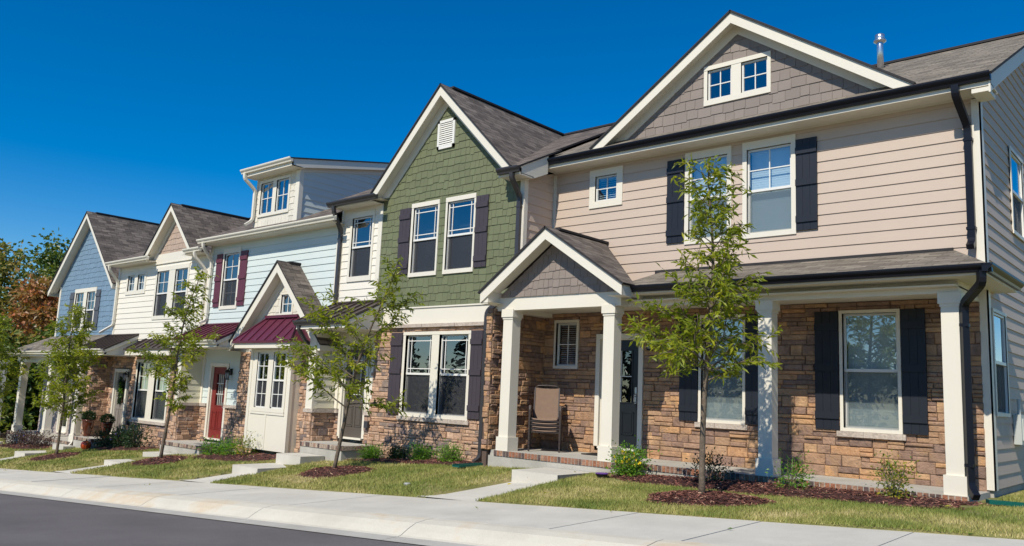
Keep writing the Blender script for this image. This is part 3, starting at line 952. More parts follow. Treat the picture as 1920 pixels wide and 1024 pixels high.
def metal_shed(H, x0, x1, ytop, ztop, yeave, zeave, mat, gut, wing=True, seam=0.3, ceil=True, name='metal_roof', endl=False, endr=True, fasc=0.1):
    mb = MB()
    P0, P1 = Vector((x0, yeave, zeave)), Vector((x1, yeave, zeave))
    up = Vector((0, ytop - yeave, ztop - zeave)); L = up.length; v = up.normalized()
    n = Vector((1, 0, 0)).cross(v)
    F = Frame(P0, (1, 0, 0), v, n)
    mb.prism(F, [(0, 0), (x1 - x0, 0), (x1 - x0, L), (0, L)], -0.03, 0.0)
    u = 0.0
    while u <= x1 - x0 + 0.01:
        mb.box(F, u - 0.012, u + 0.012, 0.0, L, 0.001, 0.032)
        u += (x1 - x0) / max(1, round((x1 - x0) / seam))
    mb.box(F, -0.02, x1 - x0 + 0.02, L - 0.06, L + 0.02, 0.002, 0.045)
    mb.box(front(yeave), x0 - 0.01, x1 + 0.01, zeave - 0.06, zeave - 0.004, -0.03, 0.012)
    r = mb.build(name, M[mat], H)
    c = MB()
    zc = zeave - 0.16
    for xe, s in ((x1, 1), (x0, -1)):
        if (s > 0 and endr) or (s < 0 and endl):
            pl = [(yeave + 0.02, zeave - 0.13), (ytop, ztop - 0.13), (ytop, ztop - 0.032), (yeave + 0.02, zeave - 0.032)]
            c.prism(right(xe), pl, -0.03, -0.002)
            c.prism(right(xe - s * 0.06), [(yeave + 0.12, zc), (ytop, zc), (ytop, ztop - 0.1), (yeave + 0.12, zeave - 0.1)], -0.02, 0.0)
    if ceil: c.box(WORLD, x0 + 0.02, x1 - 0.04, yeave + 0.03, ytop, zc - 0.02, zc)
    c.box(front(yeave + 0.03), x0, x1, zeave - 0.19, zeave - 0.035, 0, 0.025)
    c.build('soffit', M['cream'], H)
    if gut: gutter(H, x0 - 0.02, x1 + 0.01, yeave - 0.10, zeave + 0.005, gut)
    return r

def column(H, x, y, z0, z1, w=0.21, name='porch_column'):
    mb = MB(); F = WORLD
    b = w / 2 + 0.03; c = w / 2
    mb.box(F, x - c, x + c, y - c, y + c, z0 + 0.24, z1 - 0.14)
    mb.box(F, x - b, x + b, y - b, y + b, z0, z0 + 0.25)
    mb.box(F, x - b, x + b, y - b, y + b, z1 - 0.15, z1)
    mb.box(F, x - c - 0.012, x + c + 0.012, y - c - 0.012, y + c + 0.012, z1 - 0.19, z1 - 0.15)
    return mb.build(name, M['cream'], H)

def wall_lamp(H, F, u, z):
    mb = MB()
    mb.box(F, u - 0.05, u + 0.05, z - 0.02, z + 0.16, 0.02, 0.045)
    mb.tube([F.p(u, z + 0.12, 0.04), F.p(u, z + 0.17, 0.10), F.p(u, z + 0.12, 0.14)], 0.012, 6)
    c = F.p(u, z, 0.14)
    mb.lathe(c, [(0.03, 0.13), (0.085, 0.075), (0.09, 0.065), (0.055, 0.06)], 12)
    mb.lathe(c, [(0.055, -0.15), (0.06, -0.145), (0.06, -0.13), (0.05, -0.125)], 12)
    for k in range(4):
        w = k * math.pi / 2 + 0.6
        p = c + Vector((math.cos(w) * 0.055, math.sin(w) * 0.055, 0))
        mb.tube([p + Vector((0, 0, 0.07)), p + Vector((0, 0, -0.13))], 0.006, 5)
    o = mb.build('wall_lamp', M['lampblk'], H)
    g = MB(); g.lathe(c, [(0.045, -0.125), (0.05, 0.0), (0.045, 0.06)], 12)
    g.build('lamp_glass', M['lampglass'], o, smooth=True)

def boards(H, *specs, mat='cream', name='corner_board'):
    for sp in specs:
        mb = MB(); mb.box(*sp); mb.build(name, M[mat], H)
def veneer(H, mat, F, *a, **k):
    mb = MB(); stonework(mb, F, *a, **k); return mb.build('stone_veneer', [M[mat], M['stonedark']], H)

def core(H, x0, x1, y0, y1, z0, z1, mat, inr=0.0):
    """closed inner body of a house behind its clad front"""
    mb = MB()
    mb.box(WORLD, x0 + 0.01, x1 - 0.012 - inr, y0 + 0.42, y1, z0, z1)
    for x in (x0 + 0.012, x1 - 0.012 - inr * 0):
        if inr and x > x0 + 1: continue
        mb.box(WORLD, x - 0.006, x + 0.006, y0 + 0.002, y0 + 0.43, z0, z1)
    mb.box(WORLD, x0 + 0.02, x1 - 0.02, y0 + 0.002, y0 + 0.43, z1 - 0.05, z1)
    return mb.build('wall_core', M[mat], H)

def main_roof(H, x0, x1, ye, ze, yr, zr, yb, mat, notch=None):
    mb = MB(); t = 0.04
    if notch:
        a, b, yn = notch
        zn = ze + (zr - ze) * (yn - ye) / (yr - ye)
        mb.slab([(x0, yn, zn), (x1, yn, zn), (x1, yr, zr), (x0, yr, zr)], t, 0, 1, udir=(1, 0, 0))
        if a > x0: mb.slab([(x0, ye, ze), (a, ye, ze), (a, yn, zn), (x0, yn, zn)], t, 0, 1, udir=(1, 0, 0))
        if b < x1: mb.slab([(b, ye, ze), (x1, ye, ze), (x1, yn, zn), (b, yn, zn)], t, 0, 1, udir=(1, 0, 0))
    else:
        mb.slab([(x0, ye, ze), (x1, ye, ze), (x1, yr, zr), (x0, yr, zr)], t, 0, 1, udir=(1, 0, 0))
    zb = zr - (yb - yr) * (zr - ze) / (yr - ye)
    mb.slab([(x0, yb, zb), (x1, yb, zb), (x1, yr, zr), (x0, yr, zr)], t, 0, 1, udir=(1, 0, 0))
    mb.box(WORLD, x0, x1, yr - 0.1, yr + 0.1, zr - 0.025, zr + 0.02, 1)
    return mb.build('roof', [M[mat], M['drip']], H)

def eave_box(H, x0, x1, yf, yw, zs, zt):
    zs += 0.022
    """fascia and flat soffit of a front eave"""
    mb = MB()
    mb.box(WORLD, x0, x1, yf, yf + 0.03, zs - 0.012, zt)
    mb.box(WORLD, x0, x1, yf + 0.03, yw + 0.01, zs, zs + 0.015)
    mb.box(WORLD, x0, x1, yw - 0.026, yw + 0.01, zs - 0.02, zs)
    return mb.build('soffit', M['cream'], H)
# ================================================================== terrain functions
HX = [(-80, -4.6), (-45, -3.1), (-36, -2.66), (-30, -2.38), (-25, -2.12), (-20, -1.85), (-16, -1.65), (-12, -1.42), (-10.6, -1.36), (-8.0, -1.24), (-2.1, -1.1), (6, -0.75), (30, 0.0)]
def slope_z(x):
    return 0.064 * x if -50 < x < 20 else (-3.2 + 0.03 * (x + 50) if x <= -50 else 1.28 + 0.02 * (x - 20))
def walk_z(x, y): return -0.992 + slope_z(x) + 0.02 * (y - 8.54)
def y_edge(x): return 8.77 + 0.021 * x
def y_kerb(x): return 7.05 + 0.021 * x
def y_toe(x): return 6.50 + 0.021 * x
def y_asph(x): return 6.26 + 0.021 * x
def ground_z(x, y):
    ye = y_edge(x); zs = walk_z(x, ye) + 0.015
    zh = float(np.interp(x, [h[0] for h in HX], [h[1] for h in HX]))
    if y <= ye: return walk_z(x, y)
    t = min(1.0, (y - ye) / (11.3 - ye))
    return zs + (zh - zs) * t

CREAM = 'cream'
# ================================================================== HOUSE A : taupe end house
hA = thing('townhouse', 'taupe sided end townhouse with wide front gable, black gutters and full width stone porch', 'house', (-6.6, 13.0, -1.1), 'townhouses in the row')
F = front(13.0); S = right(-2.6)
sl, sr, ss = (-7.33, -6.57, 2.90, 4.38), (-6.20, -5.41, 2.90, 4.38), (-9.43, -8.92, 3.86, 4.37)
w = MB()
laps(w, F, [(-10.5, 1.9), (-2.69, 1.9), (-2.69, 4.62), (-10.5, 4.62)], [sl, sr, ss], 0.178, 0.016, 0, 2.02)
w.build('front_siding', M['taupe'], hA)
window(hA, F, (-7.41, -6.49, 2.81, 4.52), [sl], '2x2', None, blind=1.0, scr='screen_lt')
window(hA, F, (-6.28, -5.33, 2.81, 4.52), [sr], '2x2', None, blind=1.0, scr='screen_lt')
window(hA, F, (-9.57, -8.78, 3.73, 4.51), [ss], '2x2', fixed=True, blind=1.0, slat_open=True)
shutter(hA, F, -5.33, -4.97, 2.86, 4.41, 'shut_navy'); shutter(hA, F, -7.78, -7.42, 2.86, 4.43, 'shut_navy')
# stone storey
l1, l2, l3, ld = (-4.60, -3.80, -0.29, 1.46), (-7.03, -6.26, -0.29, 1.46), (-10.28, -9.77, 0.60, 1.45), (-9.19, -8.32, -0.90, 1.12)
hl = [(-4.65, -3.75, -0.34, 1.51), (-7.08, -6.21, -0.34, 1.51), (-10.33, -9.72, 0.54, 1.51), (-9.29, -8.22, -0.98, 1.22)]
veneer(hA, 'stoneA', F, -10.6, -2.69, -1.05, 1.64, hl, 11, 0, 1, 0.2, 0.55)
window(hA, F, (-4.65, -3.75, -0.34, 1.51), [l1], None, None, blind=1.0, scr='screen_lt', proud=0.06, sill=True)
window(hA, F, (-7.08, -6.21, -0.34, 1.51), [l2], None, None, blind=1.0, scr='screen_lt', proud=0.06, sill=True)
window(hA, F, (-10.33, -9.72, 0.54, 1.51), [l3], '2x2', fixed=True, blind=1.0, slat_open=True, proud=0.05)
for a, b in ((-5.03, -4.66), (-3.74, -3.40), (-7.45, -7.09), (-6.20, -5.85)):
    shutter(hA, F, a, b, -0.33, 1.50, 'shut_navy', 0.05)
door(hA, F, -9.19, -8.32, -0.90, 1.12, 'doorblk', (0.2, 0.8, 0.42, 0.90), 'cross', 0.095, proud=0.05)
wall_lamp(hA, front(12.96), -8.0, 1.04)
# corner boards
boards(hA, (F, -2.70, -2.575, -1.02, 4.56, -0.02, 0.026), (S, 12.974, 13.10, -1.02, 4.56, 0.0, 0.025), (F, -10.5, -10.43, 1.9, 4.56, 0, 0.03))
# side wall
s1, s2 = (13.18, 13.95, 0.03, 1.45), (14.95, 15.85, 2.95, 4.28)
w = MB()
laps(w, S, [(13.05, -1.02), (21.6, -1.02), (21.6, 4.7), (17.3, 6.98), (13.05, 4.86)], [s1, s2], 0.178, 0.016, 0, 2.02)
w.build('side_siding', M['taupe'], hA)
window(hA, right(-2.565), (13.13, 14.0, -0.02, 1.50), [s1], None, None, blind=0, proud=0.004)
window(hA, right(-2.565), (14.89, 15.91, 2.89, 4.34), [s2], None, None, blind=0, proud=0.004)
core(hA, -10.5, -2.6, 13.0, 21.6, -1.3, 4.55, 'taupe', inr=0.42)
w = MB(); w.box(WORLD, -10.4, -2.62, 13.02, 21.5, -1.9, -1.03); w.build('foundation', M['concrete2'], hA)
# roof
main_roof(hA, -10.52, -2.33, 12.5, 4.76, 17.3, 7.18, 22.1, 'roofA')
eave_box(hA, -10.50, -2.36, 12.57, 13.0, 4.575, 4.72)
gutter(hA, -10.50, -2.35, 12.46, 4.765, 'black')
w = MB()
F2 = right(-2.36)
w.prism(F2, [(12.56, 4.48), (17.3, 6.90), (17.3, 7.13), (12.56, 4.74)], -0.025, 0.0)
w.prism(F2, [(17.3, 6.90), (22.1, 4.48), (22.1, 4.72), (17.3, 7.13)], -0.025, 0.0)
w.face([(-2.6, 12.56, 4.56), (-2.37, 12.56, 4.56), (-2.37, 17.3, 6.98), (-2.6, 17.3, 6.98)])
w.box(WORLD, -2.6, -2.385, 12.56, 13.0, 4.50, 4.56)
w.build('barge_board', M[CREAM], hA)
gable(hA, -9.36, -3.42, 4.89, -6.39, 6.90, 12.72, 13.0, 12.95, 16.75, 'roofA', bw=0.17, fr=0.17, frieze_base=5.02, foot=0.10, name='roof_gable')
w = MB(); gs = [(-6.97, -6.50, 5.45, 6.02), (-6.31, -5.82, 5.45, 6.02)]
shakes(w, F, [(-9.1, 4.98), (-3.68, 4.98), (-6.39, 6.75)], [(-7.0, -5.8, 5.38, 6.06)], 0.185, 0.16, 0.27, 0.03, 0, 3)
w.build('gable_shingles', [M['taupe_shake'], M['taupe_shake']], hA)
window(hA, F, (-7.04, -5.76, 5.35, 6.10), gs, '2x2', fixed=True)
# flue
w = MB()
w.lathe((-5.05, 16.6, 6.7), [(0.062, 0), (0.062, 0.75), (0.058, 0.76)], 16)
w.lathe((-5.05, 16.6, 7.38), [(0.07, 0), (0.12, 0.02), (0.12, 0.05), (0.085, 0.07), (0.092, 0.09), (0.092, 0.16), (0.06, 0.18)], 16)
w.build('vent_pipe', M['metal'], hA, smooth=True)
# porch
ZP = -1.04
w = MB()
w.box(WORLD, -10.6, -7.40, 11.45, 13.0, -1.7, ZP - 0.10); w.box(WORLD, -10.6, -7.40, 11.50, 13.0, ZP - 0.10, ZP)
w.box(WORLD, -7.40, -2.66, 11.80, 13.0, -1.7, ZP - 0.10); w.box(WORLD, -7.40, -2.66, 11.85, 13.0, ZP - 0.10, ZP)
w.build('porch_floor', M['concrete2'], hA)
w = MB()
soldier(w, front(11.44), -10.45, -7.385, ZP - 0.10, ZP + 0.003, 0.0, 0, 1, 2)
soldier(w, front(11.79), -7.385, -2.655, ZP - 0.10, ZP + 0.003, 0.0, 0, 1, 3)
soldier(w, right(-7.395), 11.44, 11.79, ZP - 0.10, ZP + 0.003, 0.0, 0, 1, 3)
w.build('brick_edging', [M['brick'], M['mortar']], hA)
for x, y, wd in ((-10.28, 11.60, 0.23), (-7.985, 11.60, 0.22), (-5.375, 11.97, 0.215), (-2.815, 11.97, 0.215)):
    column(hA, x, y, ZP, 1.58, wd)
w = MB()
w.box(WORLD, -10.55, -7.74, 11.48, 11.70, 1.555, 1.80)       # entry beam
w.box(WORLD, -7.82, -7.68, 11.70, 12.0, 1.56, 1.80)
w.box(WORLD, -7.70, -2.70, 11.86, 12.08, 1.57, 1.76)       # long beam
w.box(WORLD, -2.92, -2.70, 12.08, 13.0, 1.57, 1.76)
w.box(WORLD, -10.6, -2.70, 11.70, 13.0, 1.645, 1.665)      # ceiling
w.box(WORLD, -10.62, -10.40, 11.70, 13.0, 1.56, 1.66)
w.build('porch_beam', M[CREAM], hA)
w = MB()
T = (-2.99, 12.99, 2.34)
w.slab([(-7.9, 11.42, 1.86), (-2.25, 11.42, 1.86), T, (-7.9, 12.99, 2.34)], 0.035, 0, 1, udir=(1, 0, 0))
w.slab([(-2.25, 11.42, 1.86), (-2.25, 13.45, 1.86), (-2.60, 13.45, 2.08), (-2.60, 12.97, 2.08), T], 0.035, 0, 1, udir=(0, 1, 0))
w.box(WORLD, -8.0, -3.0, 12.95, 12.985, 2.30, 2.375, 1)
w.build('porch_roof', [M['roofA'], M['drip']], hA)
w = MB()
w.box(WORLD, -7.6, -2.30, 11.47, 11.50, 1.735, 1.835)
w.box(WORLD, -2.33, -2.30, 11.50, 13.42, 1.735, 1.835)
w.box(WORLD, -7.6, -2.33, 11.50, 11.88, 1.735, 1.75)
w.box(WORLD, -2.72, -2.33, 11.88, 13.42, 1.735, 1.75)
w.build('soffit', M[CREAM], hA)
gutter(hA, -7.50, -2.22, 11.37, 1.865, 'black', 0.105)
gutter(hA, 11.37, 13.4, -2.20, 1.865, 'black', 0.105, axis='y')
gable(hA, -10.70, -7.50, 1.88, -9.16, 2.97, 11.13, 11.47, 11.45, 12.98, 'roofB', bw=0.17, fr=0.0, foot=0.20, name='entry_roof')
w = MB()
shakes(w, front(11.47), [(-10.45, 1.80), (-7.80, 1.80), (-7.80, 1.87), (-9.14, 2.79), (-10.45, 1.86)], [], 0.15, 0.10, 0.19, 0.025, 0, 5)
w.build('gable_shingles', [M['taupe_shake'], M['taupe_shake']], hA)
w = MB(); w.box(WORLD, -10.68, -10.52, 11.16, 12.0, 1.66, 1.9); w.build('eave_return', M[CREAM], hA)
# stone wing beside the porch
veneer(hA, 'stoneA', right(-10.62), 11.42, 13.0, -1.04, 1.60, [], 21, 0, 1, 0.13, 0.34)
veneer(hA, 'stoneA', front(11.42), -10.74, -10.60, -1.04, 1.60, [], 22, 0, 1, 0.15, 0.25)
w = MB(); w.box(WORLD, -10.74, -10.63, 11.43, 12.9, -1.7, 1.6); w.build('wing_core', M['stonedark'], hA)
downspout(hA, [(-2.80, 12.53, 4.66), (-2.80, 12.53, 4.52), (-2.745, 12.93, 4.15), (-2.745, 12.93, 2.42), (-2.745, 12.80, 2.34)], 'black', w=0.10, h=0.075)
downspout(hA, [(-2.34, 11.43, 1.78), (-2.34, 11.44, 1.62), (-2.645, 11.86, 1.42), (-2.645, 11.86, -0.93), (-2.56, 11.75, -1.03)], 'black', ax=(0.8, 0.6, 0), w=0.085, h=0.085)
# meter on the side wall
w = MB()
w.box(S, 14.30, 14.85, -0.42, 0.02, 0.016, 0.12)
w.box(S, 14.36, 14.55, -0.36, -0.04, 0.12, 0.14); w.box(S, 14.60, 14.80, -0.36, -0.04, 0.12, 0.14)
w.tube([S.p(14.45, 0.02, 0.07), S.p(14.45, 0.25, 0.07)], 0.025, 8)
mt = w.build('meter_box', M['meter'], hA)
w = MB()
w.tube([S.p(14.45, -0.14, 0.14), S.p(14.45, -0.14, 0.22)], 0.075, 14); w.box(S, 14.64, 14.76, -0.30, -0.16, 0.14, 0.16)
w.build('meter_dial', M['darkgrey'], mt)

# ================================================================== HOUSE B : green gable
YB = 12.05; F = front(YB)
hB = thing('townhouse', 'townhouse with tall green shingled gable over pink stone ground floor and charcoal shutters', 'house', (-13.4, YB, -1.5), 'townhouses in the row')
wl, wr, wc = (-13.76, -12.97, 2.57, 4.06), (-12.66, -11.86, 2.57, 4.06), (-15.98, -15.22, 2.62, 4.06)
w = MB()
shakes(w, F, [(-14.88, 1.76), (-10.5, 1.76), (-10.5, 4.25), (-12.83, 6.6), (-14.88, 4.5)], [(-13.80, -12.93, 2.50, 4.12), (-12.70, -11.82, 2.50, 4.12)], 0.165, 0.11, 0.22, 0.028, 0, 7)
w.build('gable_shingles', [M['green'], M['green']], hB)
window(hB, F, (-13.83, -12.92, 2.48, 4.16), [wl], 'prairie', None)
window(hB, F, (-12.72, -11.81, 2.48, 4.16), [wr], 'prairie', None)
shutter(hB, F, -14.22, -13.85, 2.56, 4.08, 'shut_plum'); shutter(hB, F, -11.79, -11.44, 2.56, 4.08, 'shut_plum')
w = MB(); v0, v1, v2, v3 = -13.10, -12.56, 5.30, 5.96
w.box(F, v0, v1, v2, v2 + 0.07, 0.0, 0.05); w.box(F, v0, v1, v3 - 0.06, v3, 0.0, 0.05)
w.box(F, v0, v0 + 0.06, v2, v3, 0.0, 0.05); w.box(F, v1 - 0.06, v1, v2, v3, 0.0, 0.05)
z = v2 + 0.08
while z < v3 - 0.08:
    w.face([F.p(v0 + 0.05, z, 0.045), F.p(v1 - 0.05, z, 0.045), F.p(v1 - 0.05, z + 0.038, 0.022), F.p(v0 + 0.05, z + 0.038, 0.022)])
    w.face([F.p(v0 + 0.05, z, 0.045), F.p(v1 - 0.05, z, 0.045), F.p(v1 - 0.05, z - 0.004, 0.02), F.p(v0 + 0.05, z - 0.004, 0.02)])
    z += 0.048
gv = w.build('gable_vent', M['white'], hB)
w = MB(); w.box(F, v0 + 0.05, v1 - 0.05, v2 + 0.05, v3 - 0.05, 0.004, 0.018); w.build('vent_mesh', M['room'], gv)
# cream bay beside the gable
w = MB(); laps(w, F, [(-16.38, 1.5), (-14.98, 1.5), (-14.98, 4.32), (-16.38, 4.32)], [wc], 0.178, 0.016, 0, 1.6)
w.build('front_siding', M['ivory'], hB)
window(hB, F, (-16.06, -15.15, 2.50, 4.20), [wc], 'prairie', None)
boards(hB, (F, -14.99, -14.85, 1.9, 4.30, -0.02, 0.03), (F, -16.42, -16.33, 1.4, 4.30, 0, 0.03), (F, -10.58, -10.485, 1.78, 4.28, -0.02, 0.03), (right(-10.5), 12.03, 12.14, 1.78, 4.3, 0.0, 0.028))
# band board over the stone
w = MB(); w.box(F, -14.84, -10.5, 1.42, 1.78, 0.0, 0.035); w.box(F, -14.84, -10.5, 1.77, 1.80, 0.0, 0.06)
w.build('band_board', M[CREAM], hB)
w = MB(); rnd = random.Random(5); u = -14.82
while u < -10.5:
    e = min(-10.5, u + rnd.uniform(0.4, 0.6)); w.box(F, u, e - 0.004, 1.345, 1.418, 0.0, 0.10 + rnd.uniform(-0.008, 0.008)); u = e
w.build('stone_ledge', M['stonecap'], hB)
lw = [(-13.73, -12.89, -0.49, 1.18), (-12.66, -11.80, -0.49, 1.18)]
veneer(hB, 'stoneB', F, -14.86, -10.62, -1.6, 1.345, [(-13.80, -11.74, -0.56, 1.24)], 31, 0, 1, 0.16, 0.48)
veneer(hB, 'stoneB', F, -16.16, -15.99, -1.3, -0.62, [], 32, 0, 1)
veneer(hB, 'stoneB', F, -15.02, -14.86, -1.6, -0.62, [], 33, 0, 1)
veneer(hB, 'stoneB', right(-16.16), 11.40, 12.05, -1.27, -0.62, [], 34, 0, 1, 0.12, 0.3)
veneer(hB, 'stoneB', front(11.40), -16.42, -16.16, -1.6, -0.62, [], 35, 0, 1, 0.12, 0.28)
window(hB, F, (-13.81, -11.72, -0.57, 1.25), lw, 'prairie', None, proud=0.06, sill=True)
shutter(hB, F, -14.21, -13.83, -0.53, 1.24, 'shut_plum', 0.05); shutter(hB, F, -11.75 + 0.03, -11.39, -0.53, 1.25, 'shut_plum', 0.05)
# entry
door(hB, F, -15.90, -15.08, -1.15, 0.90, 'doortaupe', (0.22, 0.78, 0.44, 0.92), 'prairie', 0.085, proud=0.04)
w = MB()
laps(w, F, [(-16.16, -0.52), (-14.86, -0.52), (-14.86, 1.60), (-16.16, 1.60)], [(-16.0, -15.0, -1.2, 1.0)], 0.178, 0.016, 0, -0.52)
laps(w, right(-16.18), [(11.42, -0.52), (12.04, -0.52), (12.04, 1.5), (11.42, 1.5)], [], 0.178, 0.016, 0, -0.52)
w.build('entry_siding', M['butter'], hB)
boards(hB, (F, -14.90, -14.80, -0.52, 1.42, -0.01, 0.045), (WORLD, -16.43, -16.17, 11.38, 11.52, -0.54, 1.40), (WORLD, -16.41, -16.2, 11.52, 12.05, -0.54, 1.40), (WORLD, -16.45, -16.15, 11.36, 11.54, 1.24, 1.40), (WORLD, -16.16, -16.06, 12.0, 12.05, -0.52, 1.40))
boards(hB, (WORLD, -16.45, -16.08, 11.34, 12.05, -0.62, -0.535), (F, -16.16, -15.99, -0.62, -0.535, 0, 0.09), (F, -15.01, -14.80, -0.62, -0.535, 0, 0.09), mat='stonecap', name='stone_cap')
metal_shed(hB, -16.46, -14.55, 12.05, 1.99, 10.98, 1.47, 'bronze_metal', 'bronze')
downspout(hB, [(-16.32, 10.97, 1.36), (-16.32, 10.98, 1.25), (-16.50, 11.30, 1.02), (-16.52, 11.66, 0.90)], 'bronze')
wall_lamp(hB, F, -14.98, 0.68)
w = MB(); w.box(front(12.0), -14.93, -14.80, -0.90, -0.75, 0.0, 0.06); w.build('outlet_box', M['darkgrey'], hB)
w = MB()
w.box(WORLD, -16.15, -14.62, 11.14, 12.04, -1.9, -1.375); w.box(WORLD, -16.15, -14.68, 11.19, 12.04, -1.375, -1.27)
w.build('porch_floor', M['concrete2'], hB)
w = MB()
soldier(w, front(11.13), -16.15, -14.60, -1.37, -1.267, 0, 0, 1, 4); soldier(w, right(-14.60), 11.13, 12.0, -1.37, -1.267, 0, 0, 1, 5)
w.build('brick_edging', [M['brickp'], M['mortar']], hB)
# roofs
main_roof(hB, -16.44, -10.5, 11.6, 4.42, 16.2, 6.72, 20.9, 'roofB', (-14.95, -10.5, 12.4))
eave_box(hB, -16.40, -14.9, 11.66, YB, 4.275, 4.40); gutter(hB, -16.46, -14.62, 11.54, 4.425, 'bronze')
gable(hB, -14.99, -10.66, 4.52, -12.83, 6.69, 11.77, YB, 12.0, 16.2, 'roofB', bw=0.17, fr=0.2, foot=0.16, name='roof_gable', frieze_base=4.42)
eave_box(hB, -10.86, -10.28, 11.66, YB, 4.25, 4.38); gutter(hB, -10.84, -10.28, 11.54, 4.415, 'bronze')
w = MB()
w.prism(right(-10.28), [(11.66, 4.25), (12.05, 4.25), (12.50, 4.45), (12.50, 4.84), (11.62, 4.40)], -0.03, 0.0)
w.build('barge_board', M[CREAM], hB)
w = MB(); w.slab([(-10.9, 11.6, 4.42), (-10.26, 11.6, 4.42), (-10.26, 12.9, 5.07), (-10.9, 12.9, 5.07)], 0.035, 0, 1, udir=(1, 0, 0)); w.build('eave_roof', [M['roofB'], M['drip']], hB)
w = MB(); laps(w, right(-10.5), [(12.06, 1.7), (13.0, 1.7), (13.0, 4.6), (12.06, 4.3)], [], 0.178, 0.016, 0, 2.02); w.build('side_siding', M['taupe'], hB)
core(hB, -16.42, -10.63, YB, 20.4, -1.6, 4.3, 'ivory')
downspout(hB, [(-16.22, 11.60, 4.32), (-16.22, 11.62, 4.18), (-16.38, 11.98, 3.80), (-16.38, 11.98, 2.0)], 'bronze', w=0.095)
downspout(hB, [(-10.46, 11.60, 4.30), (-10.46, 11.62, 4.18), (-10.56, 11.98, 3.92), (-10.56, 11.98, 2.1), (-11.30, 11.98, 1.62), (-11.30, 11.98, -1.26), (-11.36, 11.85, -1.36)], 'bronze', w=0.09)

# ================================================================== HOUSE C : aqua with dormer
YC = 12.05; F = front(YC)
hC = thing('townhouse', 'pale aqua townhouse with roof dormer, maroon shutters and maroon metal bay roof', 'house', (-19.6, YC, -1.8), 'townhouses in the row')
cw = (-21.92, -21.12, 2.14, 3.66)
w = MB(); laps(w, F, [(-22.72, 1.3), (-16.44, 1.3), (-16.44, 4.0), (-22.72, 4.0)], [cw], 0.178, 0.016, 0, 1.42)
w.build('front_siding', M['aqua'], hC)
window(hC, F, (-21.99, -21.04, 2.04, 3.80), [cw], '2x2', '2x2', screen=True)
shutter(hC, F, -22.34, -22.0, 2.12, 3.68, 'shut_maroon'); shutter(hC, F, -21.03, -20.66, 2.12, 3.68, 'shut_maroon')
boards(hC, (F, -16.56, -16.43, 1.3, 3.95, -0.01, 0.03), (F, -22.74, -22.62, 1.3, 3.95, -0.01, 0.03))
main_roof(hC, -22.74, -16.44, 11.58, 4.08, 16.2, 6.39, 20.9, 'roofB')
eave_box(hC, -22.72, -16.3, 11.64, YC, 3.935, 4.05); gutter(hC, -22.74, -16.12, 11.52, 4.085, 'cream')
# dormer
dm = MB(); ds = [(-20.24, -19.64, 4.64, 5.52), (-19.46, -18.88, 4.64, 5.52)]
dm.box(WORLD, -20.5, -18.42, 12.45, 16.2, 4.2, 5.70)
dm.box(WORLD, -20.5, -20.46, 12.04, 12.46, 4.2, 5.68)
dormer = dm.build('dormer', M['ivory_shake'], hC)
w = MB(); shakes(w, front(12.03), [(-20.5, 4.28), (-18.42, 4.28), (-18.42, 5.68), (-20.5, 5.68)], [(-20.3, -18.83, 4.58, 5.58)], 0.17, 0.1, 0.2, 0.02, 0, 9)
w.build('dormer_shingles', [M['ivory_shake'], M['ivory_shake']], dormer)
w = MB(); laps(w, right(-18.40), [(12.04, 4.26), (12.6, 4.54), (16.0, 6.3), (16.0, 6.4), (12.04, 5.74)], [], 0.178, 0.016, 0, 4.2)
w.build('dormer_siding', M['aqua'], dormer)
window(dormer, front(12.03), (-20.33, -18.80, 4.56, 5.60), ds, '2x2', fixed=True, name='dormer_window') if False else None
wf, wp = MB(), MB()
outer_minus(wf, front(12.03), (-20.33, -18.80, 4.56, 5.60), ds, -0.01, 0.03, 0)
for a, b, c, d in ds:
    recess(wf, front(12.03), (a, b, c, d), 0.028, -0.3, 1, 2)
    FF = front(12.03); wp.box(FF, a, b, c, d, -0.03, -0.026)
    wf.box(FF, (a + b) / 2 - 0.01, (a + b) / 2 + 0.01, c, d, -0.025, -0.012, 1); wf.box(FF, a, b, (c + d) / 2 - 0.01, (c + d) / 2 + 0.01, -0.025, -0.010, 1)
    for p in ((a, a + 0.03, c, d), (b - 0.03, b, c, d), (a, b, c, c + 0.03), (a, b, d - 0.03, d)): wf.box(FF, *p, -0.05, -0.005, 1)
wf.build('dormer_window', [M[CREAM], M['white'], M['room']], dormer); wp.build('dormer_pane', M['glass'], dormer)
w = MB(); w.box(front(12.03), -18.54, -18.39, 4.26, 5.66, -0.02, 0.032); w.box(right(-18.40), 12.0, 12.13, 4.26, 5.70, 0.0, 0.03)
zr = lambda y: 5.88 + 0.20 * (y - 11.62)
w.box(WORLD, -20.62, -18.24, 11.66, 11.69, 5.68, 5.86); w.box(WORLD, -20.62, -18.24, 11.69, 12.04, 5.68, 5.695)
for X in (-18.24, ): w.prism(right(X), [(11.66, 5.68), (11.95, 5.68), (16.0, zr(16.0) - 0.22), (16.0, zr(16.0) - 0.02), (11.66, zr(11.66) - 0.02)], -0.03, 0.0)
w.prism(right(-18.385), [(12.04, zr(12.04) - 0.36), (16.0, zr(16.0) - 0.36), (16.0, zr(16.0) - 0.1), (12.04, zr(12.04) - 0.1)], -0.02, 0.016)
w.face([(-18.4, 11.7, zr(11.7) - 0.18), (-18.25, 11.7, zr(11.7) - 0.18), (-18.25, 16.0, zr(16) - 0.18), (-18.4, 16.0, zr(16) - 0.18)])
w.build('dormer_trim', M[CREAM], dormer)
w = MB(); w.slab([(-20.64, 11.58, zr(11.58)), (-18.22, 11.58, zr(11.58)), (-18.22, 16.3, zr(16.3)), (-20.64, 16.3, zr(16.3))], 0.035, 0, 1, udir=(1, 0, 0)); w.build('dormer_roof', [M['roofB'], M['drip']], dormer)
gutter(hC, -20.66, -18.22, 11.54, 5.885, 'cream')
